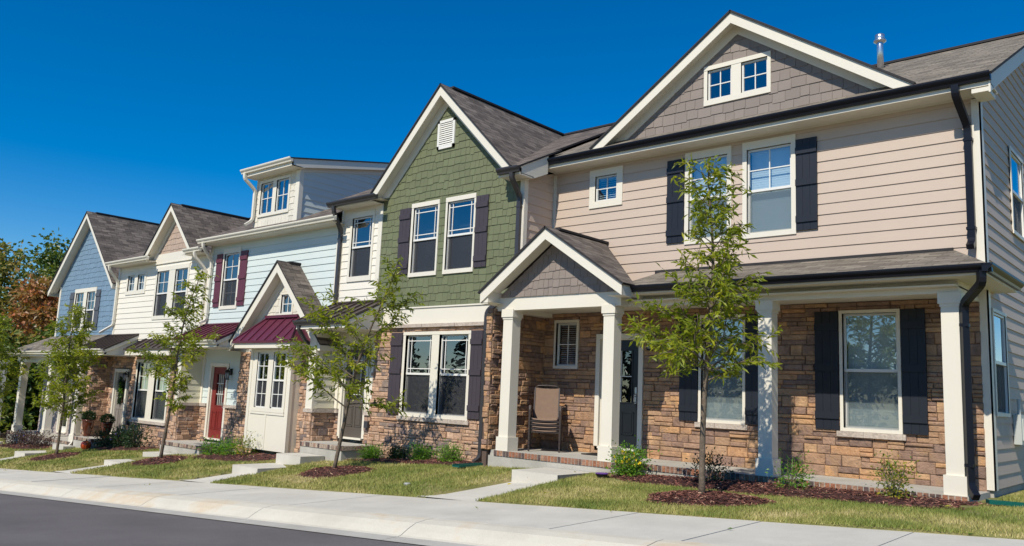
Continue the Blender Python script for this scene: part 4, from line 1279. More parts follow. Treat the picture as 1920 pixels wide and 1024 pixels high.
downspout(hC, [(-20.48, 11.60, 5.78), (-20.48, 11.61, 5.62), (-20.46, 11.95, 5.36), (-20.46, 11.95, 4.5), (-20.50, 11.75, 4.33)], 'cream')
downspout(hC, [(-22.42, 11.58, 3.98), (-22.42, 11.60, 3.84), (-22.56, 11.98, 3.5), (-22.56, 11.98, 1.75), (-22.7, 11.85, 1.66)], 'cream')
# left porch with red door
metal_shed(hC, -22.72, -20.05, 12.05, 1.61, 10.98, 1.07, 'maroon_metal', 'cream')
door(hC, F, -22.03, -21.20, -1.58, 0.42, 'doorred', (0.27, 0.80, 0.46, 0.90), 'lead', 0.09, proud=0.04)
w = MB()
laps(w, F, [(-22.50, -0.64), (-20.0, -0.64), (-20.0, 1.3), (-22.50, 1.3)], [(-22.12, -21.11, -1.7, 0.51)], 0.178, 0.016, 0, -0.64)
w.build('entry_siding', M['aqua'], hC)
w = MB(); laps(w, right(-22.56), [(11.42, -0.64), (12.04, -0.64), (12.04, 1.0), (11.42, 1.0)], [], 0.178, 0.016, 0, -0.64); w.build('wing_siding', M['butter'], hC)
boards(hC, (F, -22.56, -22.46, -0.64, 0.95, 0.0, 0.04), (F, -20.42, -20.33, -0.64, 0.95, 0.0, 0.03), (WORLD, -22.78, -22.56, 11.37, 11.51, -0.64, 0.95), (WORLD, -22.76, -22.575, 11.51, 12.05, -0.64, 0.95))
veneer(hC, 'stoneB', right(-22.54), 11.40, 12.05, -1.68, -0.72, [], 41, 0, 1, 0.12, 0.3)
veneer(hC, 'stoneB', front(11.40), -22.80, -22.54, -2.2, -0.72, [], 42, 0, 1, 0.12, 0.26)
veneer(hC, 'stoneB', F, -22.54, -22.12, -1.7, -0.72, [], 43, 0, 1, 0.15, 0.3)
veneer(hC, 'stoneB', F, -21.11, -19.98, -2.0, -0.72, [], 44, 0, 1, 0.15, 0.42)
veneer(hC, 'stoneB', front(11.72), -20.02, -19.02, -2.0, 0.80, [], 45, 0, 1, 0.12, 0.3)
veneer(hC, 'stoneB', front(11.72), -17.17, -16.45, -2.0, 0.80, [], 46, 0, 1, 0.12, 0.3)
boards(hC, (WORLD, -22.82, -22.46, 11.36, 12.05, -0.72, -0.635), (F, -22.50, -22.12, -0.72, -0.635, 0, 0.085), (F, -21.11, -20.02, -0.72, -0.635, 0, 0.085), mat='stonecap', name='stone_cap')
wall_lamp(hC, F, -20.97, 0.20)
w = MB(); w.box(front(12.0), -20.60, -20.46, -1.16, -1.02, 0, 0.06); w.build('outlet_box', M['darkgrey'], hC)
w = MB(); w.box(WORLD, -22.54, -20.38, 10.98, 12.04, -2.3, -1.795); w.box(WORLD, -22.54, -20.44, 11.03, 12.04, -1.795, -1.69); w.build('porch_floor', M['concrete2'], hC)
w = MB(); soldier(w, front(10.97), -22.54, -20.37, -1.79, -1.687, 0, 0, 1, 6); soldier(w, right(-20.37), 10.97, 12.0, -1.79, -1.687, 0, 0, 1, 7); w.build('brick_edging', [M['brickp'], M['mortar']], hC)
# cross gable over the bay
gable(hC, -20.18, -16.05, 0.97, -18.13, 3.07, 11.40, 11.72, 12.04, 12.04, 'roofB', bw=0.19, fr=0.2, foot=0.16, name='cross_gable_roof', frieze_base=0.9)
w = MB(); gw = [(-18.28, -17.80, 1.78, 2.26)]
shakes(w, front(11.72), [(-20.0, 0.8), (-16.45, 0.8), (-16.45, 1.2), (-18.13, 2.95), (-20.0, 1.05)], [(-18.30, -17.78, 1.74, 2.28)], 0.17, 0.1, 0.2, 0.02, 0, 12)
w.build('gable_shingles', [M['ivory_shake'], M['ivory_shake']], hC)
window(hC, front(11.72), (-18.34, -17.74, 1.70, 2.32), gw, '2x2', fixed=True, depth=0.25)
w = MB(); w.box(WORLD, -20.0, -16.45, 11.97, 12.04, -2.0, 1.0); w.box(WORLD, -20.02, -19.98, 11.72, 12.04, -2, 1.0); w.build('gable_body', M['ivory'], hC)
# bay
FB = front(11.42); bs = [(-18.66, -18.16, -0.60, 0.77), (-17.94, -17.42, -0.60, 0.77)]
w = MB()
outer_minus(w, FB, (-19.0, -17.17, -0.72, 0.86), [(-18.70, -18.12, -0.64, 0.80), (-17.98, -17.38, -0.64, 0.80)], -0.02, 0.0, 0)
w.box(FB, -19.0, -17.17, -1.62, -0.72, -0.02, 0.0)
w.box(FB, -18.16, -18.08, -1.62, -0.74, 0.0, 0.014); w.box(FB, -18.82, -17.32, -0.76, -0.68, 0.0, 0.02)
w.box(FB, -17.27, -17.155, -1.62, 0.86, 0.0, 0.016); w.box(FB, -19.01, -18.90, -1.62, 0.86, 0.0, 0.016)
w.box(right(-17.17), 11.405, 11.75, -1.62, 0.86, -0.02, 0.0); w.box(right(-18.98), 11.42, 11.75, -1.62, 0.86, -0.02, 0.0)
w.box(right(-17.17), 11.405, 11.50, -1.62, 0.86, 0.0, 0.014)
bay = w.build('bay', M[CREAM], hC)
wf, wp, ws = MB(), MB(), MB()
outer_minus(wf, FB, (-18.78, -17.32, -0.70, 0.84), bs, 0.0, 0.022, 0)
for a, b, c, d in bs:
    recess(wf, FB, (a, b, c, d), 0.02, -0.5, 1, 2); m_ = (c + d) / 2
    wp.box(FB, a, b, m_, d, -0.03, -0.026); wp.box(FB, a, b, c, m_, -0.06, -0.056); ws.box(FB, a + 0.02, b - 0.02, c + 0.02, m_ - 0.02, -0.034, -0.032)
    wf.box(FB, a, b, m_ - 0.022, m_ + 0.022, -0.06, 0.0, 1)
    for p in ((a, a + 0.03, c, d), (b - 0.03, b, c, d), (a, b, c, c + 0.03), (a, b, d - 0.03, d)): wf.box(FB, *p, -0.07, -0.008, 1)
    wf.box(FB, (a + b) / 2 - 0.009, (a + b) / 2 + 0.009, m_, d, -0.025, -0.012, 1); wf.box(FB, a, b, (m_ + d) / 2 - 0.009, (m_ + d) / 2 + 0.009, -0.025, -0.010, 1)
    wf.box(FB, (a + b) / 2 - 0.009, (a + b) / 2 + 0.009, c, m_, -0.031, -0.02, 1); wf.box(FB, a, b, (m_ + c) / 2 - 0.009, (m_ + c) / 2 + 0.009, -0.031, -0.018, 1)
wf.build('bay_window', [M[CREAM], M['white'], M['room']], bay); wp.build('bay_pane', M['glass'], bay); ws.build('bay_screen', M['screen'], bay)
w = MB()
E0, E1 = Vector((-19.42, 11.10, 1.04)), Vector((-16.84, 11.10, 1.04)); B0, B1 = Vector((-19.42, 11.72, 1.04)), Vector((-16.84, 11.72, 1.04))
T0, T1 = Vector((-18.83, 11.71, 1.68)), Vector((-17.44, 11.71, 1.68))
w.slab([E0, E1, T1, T0], 0.03); w.slab([E1, B1, T1], 0.03); w.slab([B0, E0, T0], 0.03)
for k in range(8):
    t = k / 7; u = E0.x + (E1.x - E0.x) * t
    if u < T0.x: kk = (u - E0.x) / (T0.x - E0.x)
    elif u > T1.x: kk = (E1.x - u) / (E1.x - T1.x)
    else: kk = 1
    if 0.05 < kk:
        w.rtube([(u, E0.y, 1.05), (u, E0.y + (T0.y - E0.y) * kk, 1.05 + 0.64 * kk)], 0.024, 0.04)
for a, b in ((E0, T0), (E1, T1)): w.rtube([a + Vector((0, 0, 0.012)), b + Vector((0, 0, 0.012))], 0.05, 0.04)
w.box(WORLD, -18.86, -17.40, 11.62, 11.72, 1.66, 1.73)
w.box(WORLD, -19.44, -16.82, 11.085, 11.12, 0.985, 1.035)
w.build('bay_roof', M['maroon_metal'], bay)
w = MB(); w.box(WORLD, -19.38, -16.88, 11.13, 11.16, 0.86, 1.0); w.box(WORLD, -19.38, -19.35, 11.16, 11.72, 0.86, 1.0); w.box(WORLD, -16.91, -16.88, 11.16, 11.72, 0.86, 1.0); w.box(WORLD, -19.35, -16.91, 11.16, 11.72, 0.862, 0.875)
w.build('bay_fascia', M[CREAM], bay)
core(hC, -22.74, -16.44, YC, 20.4, -2.0, 3.9, 'aqua')

# ================================================================== HOUSE D : ivory
YD = 12.05; F = front(YD)
hD = thing('townhouse', 'ivory sided townhouse with narrow tan gable and dark bronze metal porch roofs', 'house', (-25.9, YD, -2.1), 'townhouses in the row')
dsm = [(-28.20, -27.70, 2.88, 3.41), (-27.46, -26.98, 2.88, 3.41)]; dwn = [(-26.06, -25.26, 1.98, 3.42), (-24.85, -24.05, 1.98, 3.42)]
w = MB(); laps(w, F, [(-28.98, 1.2), (-22.74, 1.2), (-22.74, 3.72), (-28.98, 3.72)], dsm + dwn, 0.178, 0.016, 0, 1.25); w.build('front_siding', M['ivory'], hD)
window(hD, F, (-28.32, -26.86, 2.76, 3.47), dsm, '2x2', fixed=True, blind=1.0, slat_open=True)
window(hD, F, (-26.16, -23.96, 1.86, 3.56), dwn, '2x2', None)
boards(hD, (F, -26.45, -23.55, 3.67, 3.98, 0.0, 0.035), (F, -26.45, -23.55, 3.655, 3.69, 0, 0.05), (F, -29.0, -28.88, 1.2, 3.7, -0.01, 0.03), (F, -22.84, -22.73, 1.2, 3.7, -0.01, 0.03))
w = MB(); shakes(w, F, [(-26.3, 3.9), (-23.7, 3.9), (-25.02, 5.3)], [], 0.178, 0.12, 0.24, 0.022, 0, 14); w.build('gable_shingles', [M['tan_shake'], M['tan_shake']], hD)
main_roof(hD, -29.0, -22.72, 11.6, 3.87, 16.2, 6.17, 20.9, 'roofB', (-26.4, -23.6, 12.4))
eave_box(hD, -29.02, -26.2, 11.66, YD, 3.725, 3.84); gutter(hD, -29.06, -25.99, 11.54, 3.875, 'cream')
eave_box(hD, -23.85, -22.72, 11.66, YD, 3.725, 3.84); gutter(hD, -23.58, -22.62, 11.54, 3.875, 'cream')
gable(hD, -26.57, -23.47, 3.93, -25.02, 5.49, 11.75, YD, 12.0, 14.9, 'roofB', bw=0.16, fr=0.16, foot=0.14, name='roof_gable', frieze_base=3.95)
downspout(hD, [(-28.82, 11.60, 3.76), (-28.82, 11.62, 3.62), (-28.90, 11.98, 3.25), (-28.90, 11.98, 1.75), (-29.35, 11.75, 1.48)], 'cream')
downspout(hD, [(-22.92, 11.60, 3.76), (-22.92, 11.62, 3.62), (-22.86, 11.98, 3.25), (-22.86, 11.98, 1.4)], 'cream')
metal_shed(hD, -29.3, -26.98, 12.05, 1.40, 10.98, 0.86, 'bronze_metal', 'cream')
ld = [(-26.68, -25.84, -1.25, 0.50), (-25.44, -24.56, -1.25, 0.50)]
veneer(hD, 'stoneB', F, -27.22, -22.80, -2.3, 0.68, [(-26.76, -24.48, -1.31, 0.58)], 51, 0, 1, 0.16, 0.45)
veneer(hD, 'stoneB', F, -28.76, -28.40, -2.0, 0.68, [], 52, 0, 1, 0.15, 0.3)
veneer(hD, 'stoneB', right(-28.76), 11.40, 12.05, -1.97, 0.66, [], 53, 0, 1, 0.12, 0.32)
veneer(hD, 'stoneB', F, -28.4, -27.22, 0.30, 0.68, [], 54, 0, 1)
veneer(hD, 'stoneB', front(11.40), -29.02, -28.76, -2.3, 0.66, [], 55, 0, 1, 0.12, 0.26)
w = MB(); w.box(WORLD, -29.0, -28.78, 11.42, 12.04, -2.3, 0.66); w.build('wing_core', M['stonedark'], hD)
window(hD, F, (-26.77, -24.47, -1.32, 0.59), ld, '2x2', None, blind=1.0, bmat='blind_gr', proud=0.06, sill=True)
door(hD, F, -28.29, -27.46, -1.86, 0.17, 'doorgrey', (0.25, 0.78, 0.5, 0.9), None, 0.10, proud=0.05, glass='glassdk')
wall_lamp(hD, front(12.0), -27.26, 0.02)
w = MB(); w.box(front(12.0), -27.02, -26.9, -1.52, -1.40, 0, 0.06); w.build('outlet_box', M['darkgrey'], hD)
w = MB()
w.slab([(-26.85, 11.55, 0.91), (-23.7, 11.55, 0.91), (-24.1, 12.04, 1.24), (-26.42, 12.04, 1.24)], 0.03)
w.slab([(-26.85, 12.04, 0.91), (-26.85, 11.55, 0.91), (-26.42, 12.04, 1.24)], 0.03); w.slab([(-23.7, 11.55, 0.91), (-23.7, 12.04, 0.91), (-24.1, 12.04, 1.24)], 0.03)
for k in range(9):
    u = -26.7 + 2.86 * k / 8; w.rtube([(u, 11.56, 0.93), (min(max(u, -26.4), -24.12), 12.03, 1.255)], 0.024, 0.04)
w.box(WORLD, -26.86, -23.69, 11.535, 11.56, 0.865, 0.91)
w.build('window_roof', M['bronze_metal'], hD)
w = MB(); w.box(WORLD, -26.78, -23.77, 11.57, 11.60, 0.70, 0.87); w.box(WORLD, -26.78, -26.75, 11.6, 12.05, 0.70, 0.87); w.box(WORLD, -23.80, -23.77, 11.6, 12.05, 0.70, 0.87); w.box(WORLD, -26.75, -23.8, 11.6, 12.05, 0.702, 0.715); w.build('window_fascia', M[CREAM], hD)
w = MB(); w.box(WORLD, -28.74, -27.32, 11.08, 12.04, -2.7, -2.085); w.box(WORLD, -28.74, -27.38, 11.13, 12.04, -2.085, -1.98); w.build('porch_floor', M['concrete2'], hD)
w = MB(); soldier(w, front(11.07), -28.74, -27.31, -2.08, -1.977, 0, 0, 1, 8); soldier(w, right(-27.31), 11.07, 12.0, -2.08, -1.977, 0, 0, 1, 9); w.build('brick_edging', [M['brickp'], M['mortar']], hD)
core(hD, -29.0, -22.74, YD, 20.4, -2.4, 3.7, 'ivory')

# ================================================================== HOUSE E : blue gable
YE = 12.2; F = front(YE)
hE = thing('townhouse', 'blue shingled gable townhouse with hipped porch roof, farthest of the row', 'house', (-32.0, YE, -2.5), 'townhouses in the row')
ew = [(-32.96, -32.22, 1.72, 3.07), (-31.92, -31.19, 1.72, 3.07)]
w = MB(); shakes(w, F, [(-34.55, 1.2), (-29.35, 1.2), (-29.35, 3.3), (-32.1, 5.9), (-34.55, 3.5)], [(-33.02, -31.13, 1.66, 3.13)], 0.185, 0.13, 0.26, 0.028, 0, 17); w.build('gable_shingles', [M['blue'], M['blue']], hE)
window(hE, F, (-33.06, -31.09, 1.62, 3.22), ew, '2x2', None)
shutter(hE, F, -33.46, -33.08, 1.64, 3.11, 'shut_grey'); shutter(hE, F, -31.08, -30.71, 1.64, 3.11, 'shut_grey')
boards(hE, (F, -34.6, -34.47, 1.2, 3.4, -0.02, 0.03))
gable(hE, -35.07, -29.13, 3.23, -32.1, 6.08, 11.9, YE, 19.0, 19.0, 'roofB', bw=0.17, fr=0.0, foot=0.2, name='roof')
w = MB(); w.face([(-34.56, 12.2, 1.2), (-34.56, 20, 1.2), (-34.56, 20, 3.4), (-34.56, 12.2, 3.4)]); w.face([(-29.35, 12.2, 1.2), (-29.35, 20, 1.2), (-29.35, 20, 3.4), (-29.35, 12.2, 3.4)])
laps(w, F, [(-35.2, -2.2), (-29.0, -2.2), (-29.0, 1.2), (-35.2, 1.2)], [(-33.3, -32.35, -2.1, 0.0)], 0.178, 0.016, 0, -2.2); w.build('front_siding', M['mauve'], hE)
door(hE, F, -33.2, -32.40, -2.10, -0.08, 'white', (0.12, 0.88, 0.1, 0.92), None, 0.10, panels=False)
wall_lamp(hE, F, -34.5, -0.75)
w = MB()
ec = 0.80
Tl, Tr = (-34.75, 12.19, 1.46), (-28.98, 12.19, 1.46)
w.slab([(-35.75, 10.98, ec), (-29.0, 10.98, ec), Tr, Tl], 0.035, 0, 1, udir=(1, 0, 0))
w.slab([(-35.75, 14.0, ec), (-35.75, 10.98, ec), Tl, (-34.75, 14.0, 1.46)], 0.035, 0, 1, udir=(0, 1, 0))
w.build('porch_roof', [M['roofA'], M['drip']], hE)
gutter(hE, -35.80, -29.3, 10.88, ec + 0.005, 'cream')
w = MB()
w.box(WORLD, -35.70, -29.2, 11.0, 11.03, ec - 0.18, ec - 0.03); w.box(WORLD, -35.70, -35.67, 11.03, 14.0, ec - 0.18, ec - 0.03)
w.box(WORLD, -35.67, -29.1, 11.03, 12.2, ec - 0.18, ec - 0.165)
w.box(WORLD, -35.3, -29.0, 11.22, 11.44, ec - 0.40, ec - 0.18); w.box(WORLD, -35.3, -35.08, 11.44, 12.2, ec - 0.40, ec - 0.18)
w.build('porch_beam', M[CREAM], hE)
for x in (-34.78, -31.9, -29.32): column(hE, x, 11.33, -2.20, ec - 0.40, 0.23)
w = MB(); w.box(WORLD, -35.3, -29.05, 11.18, 12.2, -3.0, -2.31); w.box(WORLD, -35.25, -29.05, 11.22, 12.2, -2.31, -2.20); w.build('porch_floor', M['concrete2'], hE)
w = MB(); soldier(w, front(11.17), -35.3, -29.05, -2.30, -2.197, 0, 0, 1, 10); w.build('brick_edging', [M['brickp'], M['mortar']], hE)
downspout(hE, [(-29.12, 10.95, 0.70), (-29.12, 10.96, 0.55), (-29.08, 11.2, 0.3), (-29.08, 11.2, -2.2), (-29.2, 11.05, -2.42)], 'cream')
core(hE, -34.55, -29.3, YE, 20.4, -2.6, 3.4, 'blue')
# ================================================================== ground, street, walks
def grid_mesh(name, xs, rows, mat, kind='structure'):
    """rows: list of functions x -> (y, z)"""
    v, f = [], []
    for r in rows:
        for x in xs:
            y, z = r(x); v.append((x, y, z))
    n = len(xs)
    for j in range(len(rows) - 1):
        for i in range(n - 1):
            f.append((j * n + i, j * n + i + 1, (j + 1) * n + i + 1, (j + 1) * n + i))
    me = bpy.data.meshes.new(name); me.from_pydata(v, [], f); me.materials.append(M[mat])
    me.polygons.foreach_set('use_smooth', [True] * len(f)); me.update()
    o = bpy.data.objects.new(name, me); COL.objects.link(o)
    if kind: o['kind'] = kind
    return o

rg = random.Random(77)
_nz = {}
def lump(x, y):
    return 0.012 * math.sin(x * 2.1 + 1.3 * math.sin(y * 1.7)) * math.sin(y * 2.6 + x * 0.7)
def lawn_z(x, y):
    z = ground_z(x, y) + (lump(x, y) if y > y_edge(x) + 0.2 else 0)
    for c in CUTS:          # the lawn is dug out under each front walk
        if c[0] < x < c[1] and y < c[2] + 0.6:
            t = min(1.0, max(0.0, (y - y_edge(x)) / (c[2] - y_edge(x))))
            z = min(z, walk_z(x, y_edge(x)) * (1 - t) + c[3] * t - 0.10)
    return z
CUTS = [(-9.15, -8.19, 10.49, -1.405), (-16.17, -15.18, 9.52, -1.885), (-22.5, -21.55, 9.52, -2.27), (-29.4, -28.5, 9.62, -2.61), (-36.0, -35.05, 11.0, -2.62)]
xs = [-400, -250, -160, -110, -80, -60] + [-50 + 0.4 * i for i in range(146)] + [12, 18, 30, 60, 120, 300]
for c in CUTS: xs += [c[0] - 0.03, c[0] + 0.01, c[1] - 0.01, c[1] + 0.03]
xs = sorted(xs)
rows = [lambda x: (-300, slope_z(x) - 1.9), lambda x: (-12, slope_z(x) - 1.5), lambda x: (0, slope_z(x) - 1.45), lambda x: (y_edge(x) - 0.5, walk_z(x, y_edge(x)) - 0.22), lambda x: (y_edge(x) - 0.012, walk_z(x, y_edge(x)) - 0.2)]
for k in range(0, 17):
    rows.append(lambda x, k=k: (y_edge(x) + 0.0 + (12.5 - y_edge(x)) * k / 16, lawn_z(x, y_edge(x) + (12.5 - y_edge(x)) * k / 16)))
rows += [lambda x: (22, ground_z(x, 12.0)), lambda x: (60, ground_z(x, 12)), lambda x: (400, ground_z(x, 12))]
grid_mesh('lawn', xs, rows, 'lawn')
xr = [-400, -250, -160, -110, -80, -60] + [-50 + 1.0 * i for i in range(71)] + [30, 60, 120, 300]
grid_mesh('road', xr, [lambda x: (-2.6, walk_z(x, 8.54) - 0.20), lambda x: (1.5, walk_z(x, 8.54) - 0.13), lambda x: (y_asph(x) - 0.8, walk_z(x, 8.54) - 0.192), lambda x: (y_asph(x) + 0.02, walk_z(x, 8.54) - 0.205)], 'asphalt')
# kerb: rolled section cast in 3 m lengths
mb = MB(); rnd = random.Random(3)
x = -56.0
while x < 14:
    L = 3.05
    n = 6
    P = []
    for i in range(n + 1):
        xx = x + 0.006 + (L - 0.012) * i / n
        zb = walk_z(xx, 8.54)
        P.append([(xx, y_toe(xx) - 0.005, zb - 0.185), (xx, y_toe(xx) + 0.05, zb - 0.17), (xx, y_toe(xx) + 0.14, zb - 0.115), (xx, y_toe(xx) + 0.26, zb - 0.058), (xx, y_toe(xx) + 0.42, zb - 0.033), (xx, y_kerb(xx) - 0.006, zb - 0.029), (xx, y_kerb(xx) - 0.006, zb - 0.22)])
    for i in range(n):
        for j in range(6):
            mb.face([P[i][j], P[i + 1][j], P[i + 1][j + 1], P[i][j + 1]])
    for e in (0, n): mb.face(P[e] + [(P[e][0][0], P[e][0][1], P[e][0][2] - 0.05)])
    x += L
mb.build('kerb', M['kerbc'], kind='structure')
mb = MB(); x = -56.0
while x < 14:
    L = 3.05; n = 6
    for i in range(n):
        xa, xb = x + 0.005 + (L - 0.01) * i / n, x + 0.005 + (L - 0.01) * (i + 1) / n
        za, zb = walk_z(xa, 8.54), walk_z(xb, 8.54)
        mb.face([(xa, y_asph(xa), za - 0.196), (xb, y_asph(xb), zb - 0.196), (xb, y_toe(xb), zb - 0.182), (xa, y_toe(xa), za - 0.182)])
    x += L
mb.build('street_gutter', M['gutterc'], kind='structure')
# sidewalk panels with real joints
mb = MB(); x = -56.0; rnd = random.Random(8)
while x < 14:
    L = 1.53
    xa, xb = x + 0.006, x + L - 0.006
    j = rnd.uniform(-0.004, 0.004)
    n = 4
    tops = []
    for i in range(n + 1):
        xx = xa + (xb - xa) * i / n
        tops.append([(xx, y_kerb(xx) + 0.006, walk_z(xx, y_kerb(xx)) + j), (xx, y_edge(xx), walk_z(xx, y_edge(xx)) + j)])
    for i in range(n):
        mb.face([tops[i][0], tops[i + 1][0], tops[i + 1][1], tops[i][1]])
        for s in (0, 1):
            a, b = tops[i][s], tops[i + 1][s]
            mb.face([a, b, (b[0], b[1], b[2] - 0.1), (a[0], a[1], a[2] - 0.1)])
    for e in (0, n):
        a, b = tops[e]
        mb.face([a, b, (b[0], b[1], b[2] - 0.1), (a[0], a[1], a[2] - 0.1)])
    x += L
mb.build('sidewalk', M['concrete'], kind='structure')

WALKS = []
def walk_slab(x0, x1, y1, zend, cross=0.064):
    mb = MB(); n = 5
    ya0 = y_edge(x0) + 0.008; ya1 = y_edge(x1) + 0.008
    fl = 0.22   # flare at the sidewalk
    for i in range(n):
        q = []
        for t in (i / n, (i + 1) / n):
            f = fl * max(0, 1 - t * 4) ** 2
            for xx, ya, s in ((x0, ya0, -1), (x1, ya1, 1)):
                za = walk_z(xx, ya) + 0.006
                zb = zend + cross * (xx - (x0 + x1) / 2)
                q.append((xx + s * f, ya + (y1 - ya) * t, za + (zb - za) * t))
        a, b, c, d = q
        mb.face([a, b, d, c])
        for p, r in ((a, c), (b, d)): mb.face([p, r, (r[0], r[1], r[2] - 0.15), (p[0], p[1], p[2] - 0.15)])
    WALKS.append((x0 - 0.03, x1 + 0.03, 0, y1 + 0.02, ))
    mb.build('front_walk', M['concrete'], kind='structure')
def step(x0, x1, y0, y1, z):
    mb = MB()
    A = [(x0, y0), (x1, y0), (x1, y1), (x0, y1)]
    zb = ground_z((x0 + x1) / 2, y0) - 0.35
    mb.face([(p[0], p[1], z) for p in A], 0)
    mb.face([(x0, y0, zb), (x1, y0, zb), (x1, y0, z), (x0, y0, z)], 0)
    mb.face([(x1, y0, zb), (x1, y1, zb), (x1, y1, z), (x1, y0, z)], 1)
    mb.face([(x0, y0, zb), (x0, y0, z), (x0, y1, z), (x0, y1, zb)], 1)
    WALKS.append((x0 - 0.02, x1 + 0.02, y0, y1))
    o = mb.build('front_step', [M['concrete'], M['rough_conc'] if x0 > -10 else M['concrete2']], kind='structure')
    m = o.modifiers.new('bev', 'BEVEL'); m.width = 0.012; m.segments = 2; m.limit_method = 'ANGLE'
walk_slab(-9.15, -8.19, 10.49, -1.405); step(-9.15, -8.19, 10.48, 11.42, -1.238)
walk_slab(-16.15, -15.2, 9.52, -1.885); step(-16.17, -15.2, 9.5, 10.5, -1.735); step(-16.10, -15.18, 10.5, 11.12, -1.52)
walk_slab(-22.5, -21.55, 9.52, -2.27); step(-22.5, -21.55, 9.5, 10.5, -2.165); step(-22.5, -21.55, 10.5, 10.96, -1.985)
walk_slab(-29.4, -28.5, 9.62, -2.61); step(-29.4, -28.5, 9.6, 10.7, -2.475); step(-29.4, -28.5, 10.7, 11.06, -2.285)
walk_slab(-36.0, -35.05, 11.0, -2.62)

# ------------------------------------------------------------------ mulch
BEDS = []
def mulch_bed(cx, cy, rx, ry, h, chips, seed, name='mulch_bed', sq=2.0, ymax=99, size=1.0):
    rnd = random.Random(seed)
    ph = [rnd.uniform(0, 6.28) for _ in range(4)]
    def rad(w): return 1 + 0.07 * math.sin(3 * w + ph[0]) + 0.05 * math.sin(5 * w + ph[1]) + 0.03 * math.sin(9 * w + ph[2])
    def pt(w, t):
        c, s = math.cos(w), math.sin(w)
        k = (abs(c) ** sq + abs(s) ** sq) ** (-1 / sq)
        r = rad(w) * t
        x, y = cx + rx * c * k * r, min(ymax, cy + ry * s * k * r)
        z = ground_z(x, y) + h * (1 - t ** 2.2) + 0.012 - (0.05 if t > 0.99 else 0) + rnd.uniform(-0.008, 0.008)
        return (x, y, z)
    mb = MB(); nr, nw = 9, 40
    rings = [[pt(2 * math.pi * k / nw, (i + 0.001) / nr) for k in range(nw)] for i in range(nr + 1)]
    for i in range(nr):
        for k in range(nw):
            k2 = (k + 1) % nw
            mb.face([rings[i][k], rings[i][k2], rings[i + 1][k2], rings[i + 1][k]])
    for _ in range(chips):
        w, t = rnd.uniform(0, 6.283), math.sqrt(rnd.random()) * 1.06
        x, y, z = pt(w, min(t, 1.0) if rnd.random() < 0.97 else t)
        z = max(z, ground_z(x, y) + 0.012) + rnd.uniform(0.0, 0.014)
        a = rnd.uniform(0, 6.283); L = rnd.uniform(0.012, 0.038) * size; W = rnd.uniform(0.004, 0.009) * size
        u = Vector((math.cos(a), math.sin(a), rnd.uniform(-0.4, 0.4))) * L
        v = Vector((-math.sin(a), math.cos(a), rnd.uniform(-0.6, 0.6))) * W
        c = Vector((x, y, z)); nn = Vector((0, 0, 0.004))
        mb.face([c - u - v, c + u - v * 0.6, c + u + v, c - u + v * 0.7], 1)
    BEDS.append((cx, cy, rx, ry, sq, ymax))
    mb.build(name, [M['mulch'], M['chips']], kind='stuff')
T2, T3, T4, T5, T6 = (-5.32, 9.85), (-13.30, 9.98), (-20.55, 10.05), (-26.55, 9.80), (-33.9, 10.0)
mulch_bed(-5.28, 9.83, 0.80, 0.62, 0.075, 2600, 1)
mulch_bed(T3[0] + 0.05, T3[1], 0.85, 0.62, 0.07, 1500, 2)
mulch_bed(T4[0], T4[1], 0.85, 0.62, 0.07, 900, 3, size=1.2)
mulch_bed(T5[0], T5[1], 0.9, 0.62, 0.07, 700, 4, size=1.3)
mulch_bed(-5.05, 11.30, 2.62, 0.60, 0.05, 5200, 6, sq=4.0, ymax=11.78)
mulch_bed(-12.55, 11.7, 2.0, 0.52, 0.05, 2600, 7, sq=4.0, ymax=12.02)
mulch_bed(-18.6, 11.05, 1.75, 0.55, 0.05, 1200, 8, sq=4.0, ymax=11.45, size=1.2)
mulch_bed(-25.6, 11.5, 1.7, 0.55, 0.05, 900, 9, sq=4.0, ymax=12.0, size=1.2)
mulch_bed(-32.4, 10.9, 2.2, 0.45, 0.05, 700, 10, sq=4.0, ymax=11.15, size=1.3)

